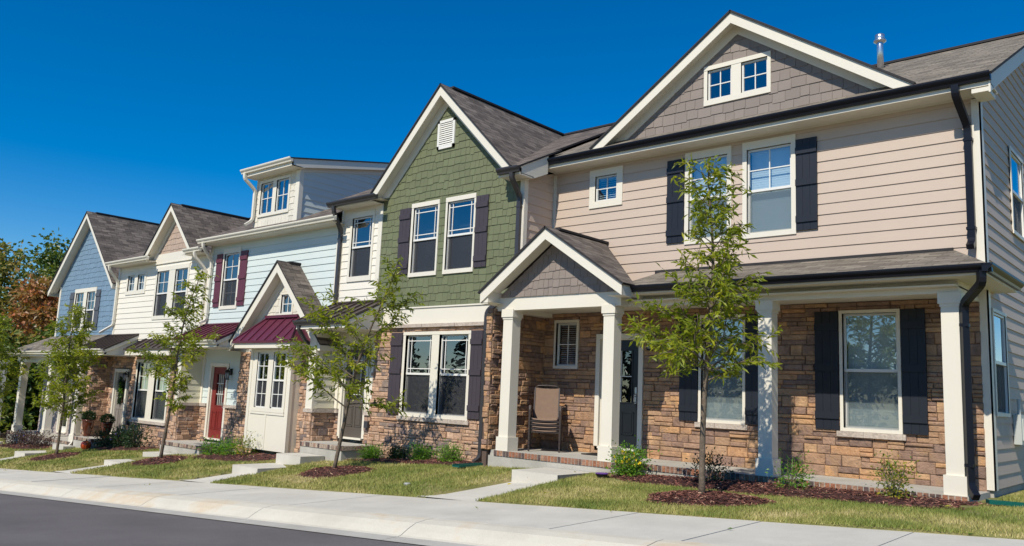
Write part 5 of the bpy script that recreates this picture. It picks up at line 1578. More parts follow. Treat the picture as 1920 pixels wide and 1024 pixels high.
# ------------------------------------------------------------------ grass blades (numpy mesh, one patch of turf)
def grass():
    rs = np.random.RandomState(5)
    def inside_bad(x, y):
        bad = np.zeros(len(x), bool)
        for w in WALKS: bad |= (x > w[0] - 0.0) & (x < w[1]) & (y > w[2]) & (y < w[3])
        for (cx, cy, rx, ry, sq, ym) in BEDS:
            bad |= (np.abs((x - cx) / rx) ** sq + np.abs((y - cy) / ry) ** sq < 0.97)
        for r in ((-10.65, -7.35, 11.4, 14), (-7.45, -2.62, 11.75, 14), (-16.5, -14.55, 11.1, 14), (-22.6, -20.3, 10.95, 14), (-19.1, -17.1, 11.38, 14), (-29.5, -27.25, 11.05, 14), (-35.3, -29.0, 11.15, 14), (-36.2, -34.9, 0, 11)):
            bad |= (x > r[0]) & (x < r[1]) & (y > r[2]) & (y < r[3])
        bad |= (y > 12.0) & (x < -2.5)
        return bad
    X, Y = [], []
    for (x0, x1, y0, y1, dens) in ((-4.5, 1.5, 8.4, 17.0, 3600), (-9, -4.5, 8.4, 12.0, 4200), (-16, -9, 8.3, 12.0, 2300), (-26, -16, 8.1, 12.0, 1300), (-42, -26, 7.9, 12.5, 800)):
        n = int((x1 - x0) * (y1 - y0) * dens)
        X.append(rs.uniform(x0, x1, n)); Y.append(rs.uniform(y0, y1, n))
    X, Y = np.concatenate(X), np.concatenate(Y)
    ye = 8.77 + 0.021 * X
    ok = (Y > ye - 0.015 + 0.03 * rs.rand(len(X))) & ~inside_bad(X, Y)
    # thin worn patches
    worn = np.sin(X * 1.7 + 2 * np.sin(Y * 1.3)) * np.sin(Y * 2.3 + X * 0.8 + 1.0)
    ok &= ~((worn > 0.72) & (rs.rand(len(X)) < 0.55))
    X, Y = X[ok], Y[ok]
    hx, hz = np.array([h[0] for h in HX]), np.array([h[1] for h in HX])
    ye = 8.77 + 0.021 * X
    zs = -0.992 + 0.064 * X + 0.02 * (ye - 8.54) + 0.015
    zh = np.interp(X, hx, hz); t = np.clip((Y - ye) / (11.3 - ye), 0, 1)
    Z = zs + (zh - zs) * t + 0.012 * np.sin(X * 2.1 + 1.3 * np.sin(Y * 1.7)) * np.sin(Y * 2.6 + X * 0.7) - 0.006
    n = len(X)
    far = np.clip((-X - 4) / 25, 0, 1)
    h = rs.uniform(0.022, 0.055, n) * (1 + 0.3 * far)
    w = rs.uniform(0.003, 0.0055, n) * (1 + 1.6 * far)
    a = rs.uniform(0, 2 * np.pi, n); la = rs.uniform(0, 2 * np.pi, n); ll = rs.uniform(0.1, 1.0, n) * h
    dx, dy = np.cos(a) * w, np.sin(a) * w
    V = np.empty((n, 3, 3))
    V[:, 0] = np.stack([X - dx, Y - dy, Z], 1); V[:, 1] = np.stack([X + dx, Y + dy, Z], 1)
    V[:, 2] = np.stack([X + np.cos(la) * ll, Y + np.sin(la) * ll, Z + h], 1)
    me = bpy.data.meshes.new('grass')
    me.vertices.add(3 * n); me.vertices.foreach_set('co', V.reshape(-1))
    me.loops.add(3 * n); me.loops.foreach_set('vertex_index', np.arange(3 * n, dtype=np.int32))
    me.polygons.add(n); me.polygons.foreach_set('loop_start', np.arange(0, 3 * n, 3, dtype=np.int32))
    me.polygons.foreach_set('loop_total', np.full(n, 3, dtype=np.int32))
    me.update(calc_edges=True)
    me.materials.append(M['grass'])
    o = bpy.data.objects.new('grass', me); COL.objects.link(o); o['kind'] = 'stuff'
grass()

# ------------------------------------------------------------------ trees and shrubs
def leaf(mb, p, d, L, W, rnd, droop=0.3, mi=0):
    d = Vector(d).normalized()
    d.z -= droop; d.normalize()
    s = d.cross(Vector((rnd.uniform(-1, 1), rnd.uniform(-1, 1), rnd.uniform(0.2, 1)))).normalized()
    n = s.cross(d).normalized()
    p = Vector(p)
    q = p + d * (L * 0.45); t = p + d * L - n * (L * 0.12)
    mb.face([p, q + s * W / 2 + n * W * 0.15, t, q - s * W / 2 + n * W * 0.15], mi)

def street_tree(loc, top, prof, seed, label, r0=0.045, h0=1.25, lean=(0, 0), nb=34, lsz=1.0, dens=1.0, extra=(), wig=0.05, group='young street trees along the lawns'):
    """young willow oak: single wiggly leader, ascending side branches, twigs set with narrow leaves.
       prof(t) = crown radius at fraction t of the leafy height"""
    x, y = loc; z = ground_z(x, y) + 0.03
    rnd = random.Random(seed)
    root = thing('street_tree', label, 'tree', (x, y, z), group)
    H = top - z
    tr, cr = MB(), MB()
    n = 16; pts = []
    ph = rnd.uniform(0, 6)
    for i in range(n + 1):
        t = i / n
        pts.append(Vector((x + lean[0] * t ** 1.3 + wig * math.sin(t * 7 + ph) * t, y + lean[1] * t + wig * math.cos(t * 6 + ph) * t, z - 0.08 + (H + 0.08) * t)))
    rad = [r0 * (1.22 if i == 0 else 1) * (1 - i / n) ** 0.8 + 0.005 for i in range(n + 1)]
    tr.tube(pts, rad, 10)
    def at(t):
        f = t * n; i = min(n - 1, int(f)); return pts[i].lerp(pts[i + 1], f - i)
    def twigs(pl, thick, spread):
        for i in range(len(pl) - 1):
            a, b = pl[i], pl[i + 1]; seg = (b - a); L = seg.length
            k = max(1, int(L / (0.072 / dens) + rnd.random()))
            for j in range(k):
                p = a.lerp(b, (j + rnd.random()) / k)
                d = (seg.normalized() + Vector((rnd.gauss(0, 1), rnd.gauss(0, 1), rnd.gauss(0.05, 0.6))).normalized() * 1.1).normalized()
                TL = rnd.uniform(0.12, 0.34) * spread
                e = p + d * TL + Vector((0, 0, -0.12 * TL))
                tr.tube([p, p.lerp(e, 0.5) + Vector((0, 0, 0.02)), e], [0.004, 0.003, 0.0015], 4, cap=False)
                m = int(TL / 0.036) + 2
                for q in range(m):
                    t = (q + 0.6) / m
                    pp = p.lerp(e, t)
                    dd = d * 0.7 + Vector((rnd.gauss(0, 0.75), rnd.gauss(0, 0.75), rnd.gauss(-0.05, 0.5)))
                    if dd.length < 0.05: continue
                    leaf(cr, pp, dd, rnd.uniform(0.09, 0.155) * lsz, rnd.uniform(0.028, 0.046) * lsz, rnd, rnd.uniform(0.05, 0.55))
    base = h0 / H
    brs = []
    for i in range(nb):
        t = base + (0.97 - base) * (max(0.0, i + rnd.uniform(-0.4, 0.4)) / nb) ** 0.95
        t = min(0.98, max(base, t))
        u = (t - base) / (1 - base)
        w = i * 2.4 + rnd.uniform(-0.5, 0.5)
        brs.append((t, w, prof(u) * rnd.uniform(0.65, 1.12), rnd.uniform(0.35, 0.8)))
    for e in extra: brs.append(e)
    for (t, w, Rb, up) in brs:
        if Rb < 0.08: Rb = 0.08
        p0 = at(t); L = Rb * 1.15
        bp = [p0]
        d = Vector((math.cos(w), math.sin(w), up))
        for k in range(1, 6):
            d = d + Vector((rnd.gauss(0, 0.13), rnd.gauss(0, 0.13), rnd.gauss(0, 0.10)))
            bp.append(bp[-1] + d.normalized() * (L / 5))
        br = max(0.005, min(rad[int(t * n)] * 0.45, 0.008 + 0.010 * Rb))
        tr.tube(bp, [br * (1 - 0.16 * k) for k in range(6)], 5, cap=False)
        twigs(bp[1:], br, 0.7 + 0.5 * min(1, Rb))
        # one fork
        if Rb > 0.45:
            f0 = bp[2]; d2 = (bp[3] - bp[2]).normalized() + Vector((rnd.gauss(0, 0.7), rnd.gauss(0, 0.7), rnd.gauss(0.1, 0.3)))
            fp = [f0]
            for k in range(3): fp.append(fp[-1] + (d2 + Vector((rnd.gauss(0, 0.15), rnd.gauss(0, 0.15), 0))).normalized() * L * 0.17)
            tr.tube(fp, [br * 0.6, br * 0.5, br * 0.4, br * 0.25], 5, cap=False)
            twigs(fp, br, 0.8)
    twigs([at(k) for k in (0.8, 0.86, 0.92, 0.97, 1.0)], 0.01, 0.7)
    tr.build('trunk', M['bark'], root, smooth=True); cr.build('crown', M['leaf'], root)
    return root

def prof_oval(wmax, peak, top=0.15, bot=0.6):
    def f(t):
        if t < peak: return wmax * (bot + (1 - bot) * (t / peak))
        return wmax * (1 - (1 - top) * ((t - peak) / (1 - peak)) ** 0.9)
    return f
# extra = (fraction of height, azimuth, radius, upward)
LT, RT = 3.86, 0.72       # along the street to the left / to the right
street_tree(T2, 3.25, prof_oval(0.58, 0.30, 0.5, 0.85), 101, 'tallest young street tree, straight bare trunk in front of the taupe house porch', 0.040, 1.55, (0.14, 0), 56, 0.95, 1.0, extra=((0.385, LT, 0.95, 0.32), (0.43, LT - 0.25, 1.0, 0.5), (0.40, LT + 0.5, 0.8, 0.3), (0.38, RT - 0.3, 0.62, 0.1), (0.44, RT + 0.3, 0.72, 0.3), (0.47, LT, 0.9, 0.5)), wig=0.07)
street_tree(T3, 2.45, prof_oval(0.55, 0.35, 0.3, 0.9), 102, 'leaning open crowned street tree in front of the taupe brown door', 0.036, 1.35, (1.25, 0.1), 24, 1.0, 1.05, extra=((0.31, LT, 1.4, 0.8), (0.38, LT + 0.3, 1.3, 0.8), (0.33, RT, 0.95, 0.15), (0.50, LT - 0.2, 1.4, 0.65), (0.62, RT + 0.2, 0.8, 0.8), (0.60, LT, 1.1, 0.8), (0.72, RT, 0.8, 1.0), (0.45, LT, 1.25, 0.5)), wig=0.09)
street_tree(T4, 2.80, prof_oval(0.62, 0.45, 0.35, 0.75), 103, 'slim street tree with sparse crown in front of the red door', 0.038, 1.25, (1.05, 0), 36, 1.05, 1.15, extra=((0.55, RT, 1.0, 0.7), (0.5, LT, 1.0, 0.5)), wig=0.10)
street_tree(T5, 2.10, prof_oval(0.92, 0.36, 0.25, 0.85), 104, 'broad bushy street tree in front of the blue gabled townhouse porch', 0.038, 1.15, (0.15, 0), 50, 1.1, 1.2)
street_tree(T6, 2.0, prof_oval(1.0, 0.45, 0.2, 0.7), 105, 'street tree cut off by the left edge of the picture', 0.04, 1.15, (0.1, 0), 44, 1.1, 1.1)

def shrub(x, y, w, h, mat, seed, label, n=420, L=0.05, W=0.024, group=None, gap=0.2, flowers=None, name='shrub', stems=7, z=None, cat='shrub'):
    rnd = random.Random(seed)
    z = ground_z(x, y) + 0.02 if z is None else z
    root = thing(name, label, cat, (x, y, z), group)
    st, fo = MB(), MB()
    tips = []
    for i in range(stems):
        a = rnd.uniform(0, 6.283); r = math.sqrt(rnd.random()) * w * 0.42
        e = Vector((x + math.cos(a) * r, y + math.sin(a) * r, z + h * rnd.uniform(0.6, 1.0) * (1 - 0.35 * (r / (w * 0.5)) ** 2)))
        b = Vector((x + math.cos(a) * r * 0.15, y + math.sin(a) * r * 0.15, z - 0.02))
        m = b.lerp(e, 0.5) + Vector((rnd.gauss(0, 0.02), rnd.gauss(0, 0.02), 0))
        st.tube([b, m, e], [0.009, 0.006, 0.003], 5, cap=False)
        tips.append((b, m, e))
    # several leaf clumps round the stems
    for i in range(n):
        b, m, e = rnd.choice(tips)
        t = rnd.uniform(gap, 1.0)
        p = b.lerp(m, t * 2) if t < 0.5 else m.lerp(e, t * 2 - 1)
        k = 0.16 * w + 0.05
        p = p + Vector((rnd.gauss(0, k * 0.6), rnd.gauss(0, k * 0.6), rnd.gauss(0, k * 0.4)))
        if p.z < z + 0.02: p.z = z + 0.02 + rnd.random() * 0.05
        d = (p - Vector((x, y, z + h * 0.3)))
        d = d.normalized() + Vector((rnd.gauss(0, 0.6), rnd.gauss(0, 0.6), rnd.gauss(0.3, 0.5)))
        leaf(fo, p, d, L * rnd.uniform(0.7, 1.3), W * rnd.uniform(0.7, 1.3), rnd, 0.1)
    st.build('stems', M['bark'], root)
    fo.build('foliage', M[mat], root)
    if flowers:
        fl = MB()
        for i in range(flowers[1]):
            b, m, e = rnd.choice(tips)
            p = m.lerp(e, rnd.random()) + Vector((rnd.gauss(0, 0.07), -abs(rnd.gauss(0.05, 0.06)), rnd.gauss(0, 0.06)))
            for k in range(5):
                a = k * 1.2566
                leaf(fl, p, (math.cos(a), -0.5, math.sin(a)), 0.028, 0.022, rnd, 0)
        fl.build('flowers', M[flowers[0]], root)
    return root
gA = 'shrubs in the bed of the taupe house'
shrub(-7.42, 11.30, 0.62, 0.50, 'leafbr', 1, 'round green shrub with yellow flowers at the foot of the second porch column', 1500, 0.05, 0.022, gA, 0.1, ('yflower', 26), stems=12)
shrub(-6.02, 11.30, 0.62, 0.52, 'leafdk', 2, 'dark open shrub behind the tallest street tree trunk', 520, 0.045, 0.022, gA, 0.3, None, stems=8)
shrub(-4.72, 11.25, 0.58, 0.50, 'leafbr', 3, 'ragged green shrub at the foot of the third porch column', 520, 0.05, 0.02, gA, 0.15, None, stems=8)
shrub(-3.42, 11.35, 0.50, 0.58, 'leafyl', 4, 'upright shrub with yellowing leaves below the right porch window', 760, 0.045, 0.02, gA, 0.05, None, stems=8)
gB = 'low round shrubs under the double window'
lb = ('leftmost low green shrub next to the entry slab of the green house', 'darker low shrub, second from the entry slab of the green house', 'low green shrub below the left pane of the stone wall window', 'brightest low green shrub, nearest the taupe porch')
for i, (x, w, h, mt_) in enumerate(((-14.15, 0.50, 0.32, 'leafbr'), (-13.35, 0.42, 0.30, 'leafdk'), (-12.62, 0.50, 0.36, 'leafbr'), (-11.78, 0.54, 0.38, 'leafbr'))):
    shrub(x, 11.62, w, h, mt_, 20 + i, lb[i], 1700, 0.042, 0.018, gB, 0.05, None, stems=22)
gC = 'shrubs in front of the cream bay'
shrub(-19.75, 10.95, 0.75, 0.42, 'leafbr', 31, 'low spreading green shrub beside the red door slab', 700, 0.06, 0.025, gC, 0.05, None, stems=12)
shrub(-18.95, 11.0, 0.75, 0.45, 'leafbr', 32, 'green shrub below the left half of the cream bay', 700, 0.06, 0.025, gC, 0.05, None, stems=12)
shrub(-18.25, 11.05, 0.6, 0.62, 'leafyl', 33, 'taller shrub with yellow leaf sprays below the cream bay', 420, 0.06, 0.022, gC, 0.2, None, stems=9)
gD = 'dark glossy shrubs under the ivory house window'
shrub(-26.85, 11.35, 0.85, 0.72, 'leafdk', 41, 'dark glossy shrub nearest the terracotta pots', 900, 0.07, 0.04, gD, 0.05, None, stems=12)
shrub(-25.95, 11.40, 0.75, 0.66, 'leafdk', 42, 'dark glossy shrub with a violet flower in the middle of its bed', 800, 0.07, 0.04, gD, 0.05, ('flower', 5), stems=12)
shrub(-25.05, 11.45, 0.85, 0.74, 'leafdk', 43, 'dark glossy shrub below the right window pane of the ivory house', 900, 0.07, 0.04, gD, 0.05, None, stems=12)
gE = 'purple leaved shrubs before the blue house porch'
shrub(-33.4, 10.85, 0.9, 0.6, 'leafpp', 51, 'purple leaved spiky shrub below the corner porch column of the blue house', 420, 0.12, 0.03, gE, 0.1, None, stems=12)
shrub(-32.2, 10.85, 0.8, 0.5, 'leafpp', 52, 'purple leaved shrub with violet flowers before the blue house porch', 380, 0.12, 0.03, gE, 0.1, ('flower', 14), stems=10)
shrub(-31.0, 10.85, 0.9, 0.5, 'leafpp', 53, 'purple leaved shrub nearest the ivory house steps', 420, 0.12, 0.03, gE, 0.1, None, stems=12)

def big_tree(x, y, z, H, Rw, mat, seed, label, n=4200, L=0.34, W=0.2, name='forest_tree', group='trees beyond the last house', low=0.08):
    rnd = random.Random(seed)
    root = thing(name, label, 'tree', (x, y, z), group)
    tr, cr = MB(), MB()
    pts = [Vector((x + 0.1 * H * 0.1 * math.sin(k * 1.1 + seed), y + 0.1 * math.cos(k), z - 0.3 + (H * 0.92) * k / 9)) for k in range(10)]
    tr.tube(pts, [0.22 * H / 10 * (1 - k / 10) + 0.02 for k in range(10)], 8)
    clumps = []
    nb = 34
    for i in range(nb):
        t = low + (1 - low) * (i + rnd.random()) / nb
        a = i * 2.4 + rnd.uniform(-0.4, 0.4)
        rr = Rw * (math.sin(math.pi * min(1, 0.12 + t * 0.86)) ** 0.65) * rnd.uniform(0.55, 1.1)
        p0 = pts[min(9, int(t * 9))]
        e = Vector((x + math.cos(a) * rr, y + math.sin(a) * rr, z + H * t + rnd.uniform(-0.2, 0.5)))
        m = p0.lerp(e, 0.5) + Vector((0, 0, 0.25))
        tr.tube([p0, m, e], [0.06, 0.035, 0.012], 5, cap=False)
        for q in (0.35, 0.7, 1.0, 1.0):
            c = p0.lerp(e, q) + Vector((rnd.gauss(0, 0.3), rnd.gauss(0, 0.3), rnd.gauss(0, 0.25)))
            clumps.append((c, rnd.uniform(0.35, 0.85) * Rw / 3.2))
    clumps.append((pts[-1] + Vector((0, 0, 0.1)), 0.6))
    for i in range(n):
        c, s = rnd.choice(clumps)
        o = Vector((rnd.gauss(0, 1), rnd.gauss(0, 1), rnd.gauss(0, 0.7)))
        p = c + o * s * 0.6
        d = o.normalized() + Vector((rnd.gauss(0, 0.5), rnd.gauss(0, 0.5), rnd.gauss(0.1, 0.5)))
        leaf(cr, p, d, L * rnd.uniform(0.6, 1.2), W * rnd.uniform(0.6, 1.2), rnd, 0.2)
    tr.build('trunk', M['bark'], root, smooth=True); cr.build('crown', M[mat], root)
    return root
big_tree(-58.5, 17.0, -3.6, 10.8, 3.6, 'fallmx', 1, 'tall forest tree with rusty tinged green crown at the left edge', 9000)
big_tree(-51.0, 17.5, -3.4, 8.6, 2.9, 'fallrd', 2, 'red orange autumn tree behind the blue house gable', 8500)
big_tree(-66.5, 23.0, -3.8, 13.6, 3.6, 'fallgr', 3, 'tallest green forest tree rising behind the red autumn tree', 8000, 0.38, 0.22)
big_tree(-48.5, 14.2, -3.2, 5.6, 2.4, 'fallmx', 4, 'orange tinged understory tree left of the blue house', 6500)
big_tree(-45.2, 16.5, -3.1, 5.4, 2.4, 'fallgr', 5, 'dark green understory tree behind the blue house porch roof', 6500)
big_tree(-44.5, 12.9, -3.1, 4.3, 2.1, 'fallgr', 6, 'low green tree seen between the porch columns of the blue house', 5500)
big_tree(-50.0, 12.6, -3.2, 4.4, 2.4, 'fallgr', 7, 'low green tree at the left edge beyond the first porch column', 5500)
big_tree(-62.0, 13.6, -3.6, 6.4, 3.0, 'fallrd', 8, 'reddish tree low at the left edge of the picture', 6000)
big_tree(-56.5, 20.5, -3.6, 7.5, 3.2, 'fallgr', 9, 'shaded green tree deep in the wood behind the red tree', 6000)
big_tree(-42.5, 19.0, -3.0, 4.6, 2.4, 'fallgr', 10, 'dark tree directly behind the left wall of the blue house', 5000)

M['fardk'] = leaf_mat('shade_darkened_leaf', [(0.0, (0.012, 0.022, 0.006, 1)), (1.0, (0.045, 0.06, 0.015, 1))], 0.08)  # shade of the wood's backlit side put into the leaf colour
# wood across the street, seen only as reflections in the window panes
def woodland():
    rnd = random.Random(4)
    cr = MB()
    for i in range(64):
        x = -100 + i * 2.3 + rnd.uniform(-1, 1); y = -31 + rnd.uniform(-5, 3)
        zb = slope_z(x) - 1.9; H = rnd.uniform(3.0, 8.6) - zb; Rw = rnd.uniform(1.6, 2.8)
        cr.tube([(x, y, zb), (x + 0.2, y, zb + H * 0.8)], [0.18, 0.05], 6, 1)
        for k in range(330):
            t = rnd.random() ** 0.8
            rr = Rw * math.sin(math.pi * min(1, 0.12 + 0.85 * t)) ** 0.7
            a = rnd.uniform(0, 6.283); q = math.sqrt(rnd.random()) * rr
            p = Vector((x + math.cos(a) * q, y + math.sin(a) * q, zb + H * (0.08 + 0.95 * t)))
            leaf(cr, p, (rnd.gauss(0, 1), rnd.gauss(0, 1), rnd.gauss(0, 1)), rnd.uniform(0.4, 0.8), rnd.uniform(0.3, 0.5), rnd, 0)
    cr.build('woodland', [M['fardk'], M['bark']], kind='stuff')
woodland()

# ------------------------------------------------------------------ loose things
# stack of four sling chairs
def sling_chair(label):
    root = thing('patio_chair', label, 'chair', (0, 0, 0), 'stacked patio chairs')
    root.location = (0, 0, 0)
    w = 0.285
    # local: seat faces -y
    def side(s):
        mb = MB()
        mb.rtube([(s * w, -0.22, 0.0), (s * w, -0.25, 0.30), (s * w, -0.255, 0.56), (s * w, -0.22, 0.61), (s * w, 0.0, 0.62), (s * w, 0.20, 0.60)], 0.030, 0.046, (1, 0, 0))
        return mb
    for s in (-1, 1):
        side(s).build('arm_leg', M['chairmetal'], root)
        mb = MB(); mb.rtube([(s * (w - 0.05), -0.26, 0.40), (s * (w - 0.05), 0.10, 0.375), (s * (w - 0.05), 0.20, 0.42), (s * (w - 0.05), 0.34, 0.98)], 0.022, 0.034, (1, 0, 0))
        mb.build('side_rail', M['chairmetal'], root)
        mb = MB(); mb.rtube([(s * w, 0.17, 0.60), (s * w, 0.22, 0.40), (s * (w + 0.01), 0.34, 0.0)], 0.022, 0.036, (1, 0, 0))
        mb.build('rear_leg', M['chairmetal'], root)
    mb = MB()
    mb.rtube([(-w, -0.25, 0.355), (w, -0.25, 0.355)], 0.022, 0.022, (0, 0, 1)); mb.rtube([(-w, 0.22, 0.38), (w, 0.22, 0.38)], 0.022, 0.022, (0, 0, 1))
    mb.build('stretcher', M['chairmetal'], root)
    mb = MB()
    mb.tube([(-w + 0.05, 0.34, 0.98), (-w * 0.6, 0.352, 1.015), (0, 0.356, 1.025), (w * 0.6, 0.352, 1.015), (w - 0.05, 0.34, 0.98)], 0.013, 8)
    mb.build('top_rail', M['chairmetal'], root, smooth=True)
    mb = MB()
    prof = [(-0.275, 0.385), (-0.255, 0.408), (-0.1, 0.392), (0.05, 0.376), (0.13, 0.378), (0.185, 0.415), (0.22, 0.53), (0.28, 0.75), (0.335, 0.975)]
    for (a, b), (c, d) in zip(prof[:-1], prof[1:]):
        n = 6
        for i in range(n):
            x0, x1 = -w + 0.06 + (2 * w - 0.12) * i / n, -w + 0.06 + (2 * w - 0.12) * (i + 1) / n
            sag = lambda x: -0.014 * (1 - (x / (w - 0.06)) ** 2)
            mb.face([(x0, a, b + sag(x0)), (x1, a, b + sag(x1)), (x1, c, d + sag(x1)), (x0, c, d + sag(x0))])
    mb.build('sling', M['sling'], root, smooth=True)
    return root
labs = ['brown patio chair at the bottom of the stack on the taupe porch', 'second brown patio chair up in the stack on the taupe porch', 'third brown patio chair up, just under the top chair of the stack', 'topmost tan sling patio chair of the stack on the taupe porch']
c0 = sling_chair(labs[0])
def dup(root, label):
    r = root.copy(); COL.objects.link(r); r['label'] = label
    for ch in list(root.children):
        c = ch.copy(); COL.objects.link(c); c.parent = r
    return r
ca = R(36)
for i in range(4):
    c = c0 if i == 0 else dup(c0, labs[i])
    off = 0.018 * i
    c.rotation_euler = (0, 0, ca)
    c.location = (-9.93 + math.sin(ca) * off, 12.28 - math.cos(ca) * off, ZP + 0.004 + 0.068 * i)
# doormat
mb = MB(); mb.box(WORLD, -9.15, -8.40, 12.40, 12.84, ZP + 0.002, ZP + 0.016)
for k in range(24): mb.box(WORLD, -9.13 + k * 0.03, -9.115 + k * 0.03, 12.42, 12.82, ZP + 0.016, ZP + 0.022)
mb.tube([(-9.15, 12.40, ZP + 0.012), (-8.40, 12.40, ZP + 0.012)], 0.012, 6)
tag(mb.build('doormat', M['mat'], loc=(-8.77, 12.6, ZP)), 'dark ribbed doormat in front of the black door', 'doormat')
# potted shrubs
def pot(x, y, z, s, label, seed):
    root = thing('potted_shrub', label, 'potted plant', (x, y, z), 'terracotta pots by the grey door')
    mb = MB()
    mb.lathe((x, y, z), [(0.10 * s, 0), (0.115 * s, 0.015), (0.095 * s, 0.06 * s), (0.12 * s, 0.16 * s), (0.165 * s, 0.32 * s), (0.185 * s, 0.45 * s), (0.185 * s, 0.50 * s), (0.205 * s, 0.515 * s), (0.205 * s, 0.56 * s), (0.17 * s, 0.565 * s), (0.16 * s, 0.50 * s)], 28)
    mb.build('pot', M['pot'], root, smooth=True)
    rnd = random.Random(seed); fo = MB()
    for i in range(900):
        o = Vector((rnd.gauss(0, 1), rnd.gauss(0, 1), rnd.gauss(0, 1))).normalized() * rnd.uniform(0.6, 1.0)
        p = Vector((x, y, z + 0.60 * s)) + Vector((o.x * 0.20, o.y * 0.20, max(-0.02, o.z * 0.18 + 0.05)))
        leaf(fo, p, o + Vector((rnd.gauss(0, 0.4), rnd.gauss(0, 0.4), 0.3)), 0.06, 0.03, rnd, 0)
    fo.build('foliage', M['leafdk'], root)
pot(-28.60, 11.42, -1.978, 0.98, 'glazed terracotta pot with clipped bush, nearest the white downspout', 1)
pot(-27.62, 11.62, -1.978, 0.90, 'glazed terracotta pot with clipped bush right beside the grey door', 2)
# glazed pumpkin
mb = MB()
R_ = 0.155; gx, gy = -27.28, 10.90; gz = ground_z(gx, gy)
mb.lathe((gx, gy, gz + R_ * 0.92), [(0.02, -R_ * 0.92), (R_ * 0.55, -R_ * 0.84), (R_ * 0.88, -R_ * 0.5), (R_, 0), (R_ * 0.9, R_ * 0.48), (R_ * 0.6, R_ * 0.8), (R_ * 0.25, R_ * 0.88), (0.03, R_ * 0.8)], 40, 0, 9, 0.07)
pk = thing('pumpkin', 'shiny red orange pumpkin ball on the ground below the pots', 'pumpkin', (gx, gy, gz))
mb.build('body', M['pumpkin'], pk, smooth=True)
mb = MB(); mb.tube([(gx, gy, gz + R_ * 1.7), (gx, gy, gz + R_ * 1.95), (gx + 0.03, gy, gz + R_ * 2.15)], [0.022, 0.016, 0.012], 7); mb.build('stem', M['bark'], pk, smooth=True)
# wreath on the grey door
wr_ = thing('wreath', 'dark green teardrop wreath hanging on the grey door', 'wreath', (-27.87, 12.10, -0.45))
mb = MB(); rnd = random.Random(6)
for i in range(420):
    t = rnd.random(); k = 0.19 * (1 - t) ** 0.8 + 0.03
    p = Vector((-27.87 + rnd.gauss(0, k * 0.55), 12.08 - abs(rnd.gauss(0, 0.03)), 0.0 - 0.85 * t))
    leaf(mb, p, (rnd.gauss(0, 1), -0.5, rnd.gauss(-0.4, 0.7)), 0.10, 0.03, rnd, 0.3)
mb.build('sprigs', M['leafdk'], wr_)
mb = MB(); rnd = random.Random(9)
for i in range(60):
    p = Vector((-27.83 + rnd.gauss(0, 0.06), 12.03, -0.36 + rnd.gauss(0, 0.09)))
    leaf(mb, p, (rnd.gauss(0, 1), -1, rnd.gauss(0, 0.7)), 0.08, 0.035, rnd, 0.1)
mb.build('fresh_leaves', M['leafbr'], wr_)
# splash blocks
def splash(x, y, ang, L, label):
    z = ground_z(x, y) + 0.03
    mb = MB(); ca_, sa_ = math.cos(ang), math.sin(ang)
    F_ = Frame((x, y, z), (ca_, sa_, -0.03), (-sa_, ca_, 0), (0, 0, 1))
    w0, w1 = 0.07, 0.10
    mb.prism(F_, [(0, -w0), (L, -w1), (L, w1), (0, w0)], 0.0, 0.018)
    mb.prism(F_, [(0, -w0), (L, -w1), (L, -w1 + 0.02), (0, -w0 + 0.02)], 0.018, 0.045)
    mb.prism(F_, [(0, w0 - 0.02), (L, w1 - 0.02), (L, w1), (0, w0)], 0.018, 0.045)
    mb.prism(F_, [(0, -w0), (0.02, -w0), (0.02, w0), (0, w0)], 0.018, 0.05)
    for k in (-0.05, 0.0, 0.05): mb.box(F_, 0.06, L - 0.03, k - 0.006, k + 0.006, 0.018, 0.03)
    tag(mb.build('splash_block', M['greenpl'], loc=(x, y, z)), label, 'splash block', 'green splash blocks under the downspouts')
splash(-10.75, 11.75, R(-96), 0.9, 'green plastic splash block on the grass beside the stone wing')
splash(-2.42, 11.66, R(28), 0.95, 'green plastic splash block at the right corner porch column')
# drain lid in the lawn
dx_, dy_ = -10.45, 9.35; dz_ = ground_z(dx_, dy_) + 0.015
mb = MB(); mb.lathe((dx_, dy_, dz_), [(0.055, -0.05), (0.055, 0.012), (0.045, 0.018), (0.0, 0.02)], 20)
tag(mb.build('drain_lid', M['lid'], loc=(dx_, dy_, dz_)), 'small pale round drain lid in the lawn', 'drain lid')
# purple trimmed tray by the shrub
px_, py_ = -7.72, 11.02; pz_ = ground_z(px_, py_) + 0.02
tr_ = thing('plant_tray', 'small black plant tray with purple rim beside the yellow flowering shrub', 'tray', (px_, py_, pz_))
mb = MB(); mb.lathe((px_, py_, pz_), [(0.08, 0), (0.10, 0.045), (0.09, 0.045), (0.07, 0.01)], 18); mb.build('body', M['lampblk'], tr_)
mb = MB(); mb.lathe((px_, py_, pz_), [(0.098, 0.04), (0.108, 0.048), (0.10, 0.056), (0.09, 0.05)], 18); mb.build('rim', M['purple'], tr_)
# far porch post at the left edge
mb = MB(); ox, oy = -39.1, 11.9; oz = ground_z(ox, oy) - 0.1
mb.box(WORLD, ox - 0.13, ox + 0.13, oy - 0.13, oy + 0.13, oz, 0.55); mb.box(WORLD, ox - 0.17, ox + 0.17, oy - 0.17, oy + 0.17, oz, oz + 0.45); mb.box(WORLD, ox - 0.17, ox + 0.17, oy - 0.17, oy + 0.17, 0.35, 0.5)
tag(mb.build('porch_post', M['cream'], loc=(ox, oy, oz)), 'lone white post beyond the blue house at the left edge', 'post')
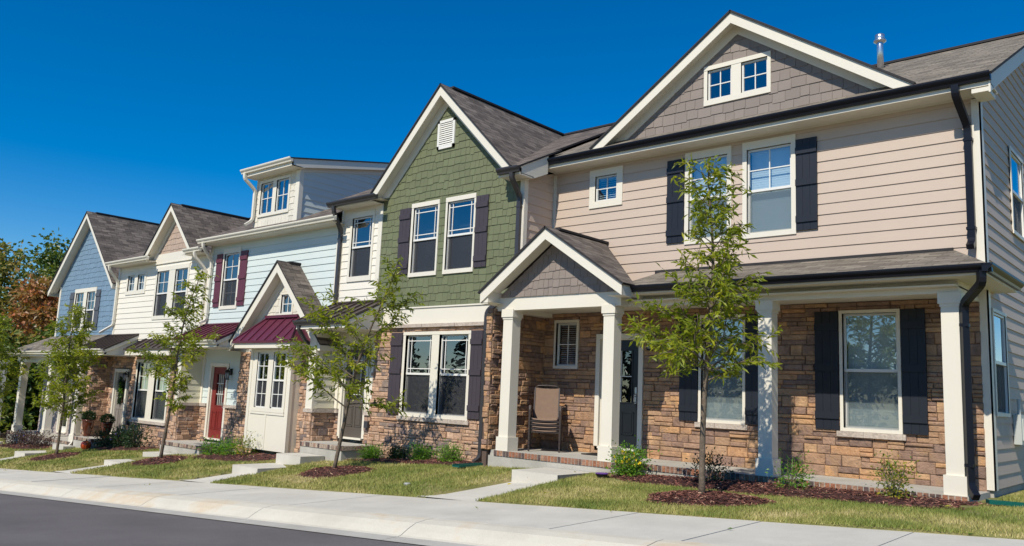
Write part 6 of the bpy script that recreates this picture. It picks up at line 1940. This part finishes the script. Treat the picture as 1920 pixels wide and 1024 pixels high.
# stray leaves on the lawn and walk
mb = MB(); rnd = random.Random(15)
for i in range(70):
    x = rnd.uniform(-26, -1.5); y = rnd.uniform(7.2, 11.2)
    z = (walk_z(x, y) + 0.012) if y < y_edge(x) else ground_z(x, y) + 0.045
    if rnd.random() < 0.5 and y < y_edge(x): continue
    a = rnd.uniform(0, 6.28)
    leaf(mb, (x, y, z), (math.cos(a), math.sin(a), 0.25), 0.08, 0.025, rnd, 0)
mb.build('fallen_leaves', M['leafyl'], kind='stuff')

# ================================================================== light, sky, camera
SUN = Vector((0.18, -1.0, 1.03)).normalized()
el = math.asin(SUN.z)
wld = bpy.data.worlds.new('World'); SC.world = wld; wld.use_nodes = True
nt = wld.node_tree
bg = nt.nodes['Background']
sky = nt.nodes.new('ShaderNodeTexSky')
sky.sky_type = 'NISHITA'; sky.sun_disc = False
sky.sun_elevation = el; sky.sun_rotation = math.atan2(SUN.x, SUN.y)
sky.altitude = 300; sky.air_density = 1.0; sky.dust_density = 0.15; sky.ozone_density = 4.0
hs = nt.nodes.new('ShaderNodeHueSaturation')
hs.inputs['Saturation'].default_value = 1.52; hs.inputs['Hue'].default_value = 0.504; hs.inputs['Value'].default_value = 1.46
nt.links.new(sky.outputs['Color'], hs.inputs['Color'])
nt.links.new(hs.outputs['Color'], bg.inputs['Color'])
bg.inputs['Strength'].default_value = 0.080
sl_ = bpy.data.lights.new('sun', 'SUN'); sl_.energy = 4.5; sl_.angle = R(0.5); sl_.color = (1.0, 0.94, 0.83)
so = bpy.data.objects.new('sun', sl_); COL.objects.link(so)
so.rotation_euler = (-SUN).to_track_quat('-Z', 'Y').to_euler()
so.location = (5, -15, 20)

cam = bpy.data.cameras.new('camera'); co = bpy.data.objects.new('camera', cam); COL.objects.link(co)
cam.sensor_width = 36.0; cam.lens = 36.0 * 1536.221 / 1920.0; cam.clip_start = 0.05; cam.clip_end = 2000
r_ = Vector((0.75012853, 0.65990055, 0.04287712)); u_ = Vector((0.06464161, -0.13769901, 0.98836251)); f_ = Vector((-0.6581251, 0.73862727, 0.14594899))
mtx = Matrix((r_, u_, -f_)).transposed().to_4x4()
co.matrix_world = mtx
SC.camera = co
SC.view_settings.view_transform = 'Standard'; SC.view_settings.look = 'None'
SC.view_settings.exposure = 0.05; SC.view_settings.gamma = 1.0; SC.view_settings.use_curve_mapping = False
SC.cycles.max_bounces = 6; SC.cycles.transparent_max_bounces = 16
SC.cycles.diffuse_bounces = 3; SC.cycles.glossy_bounces = 3
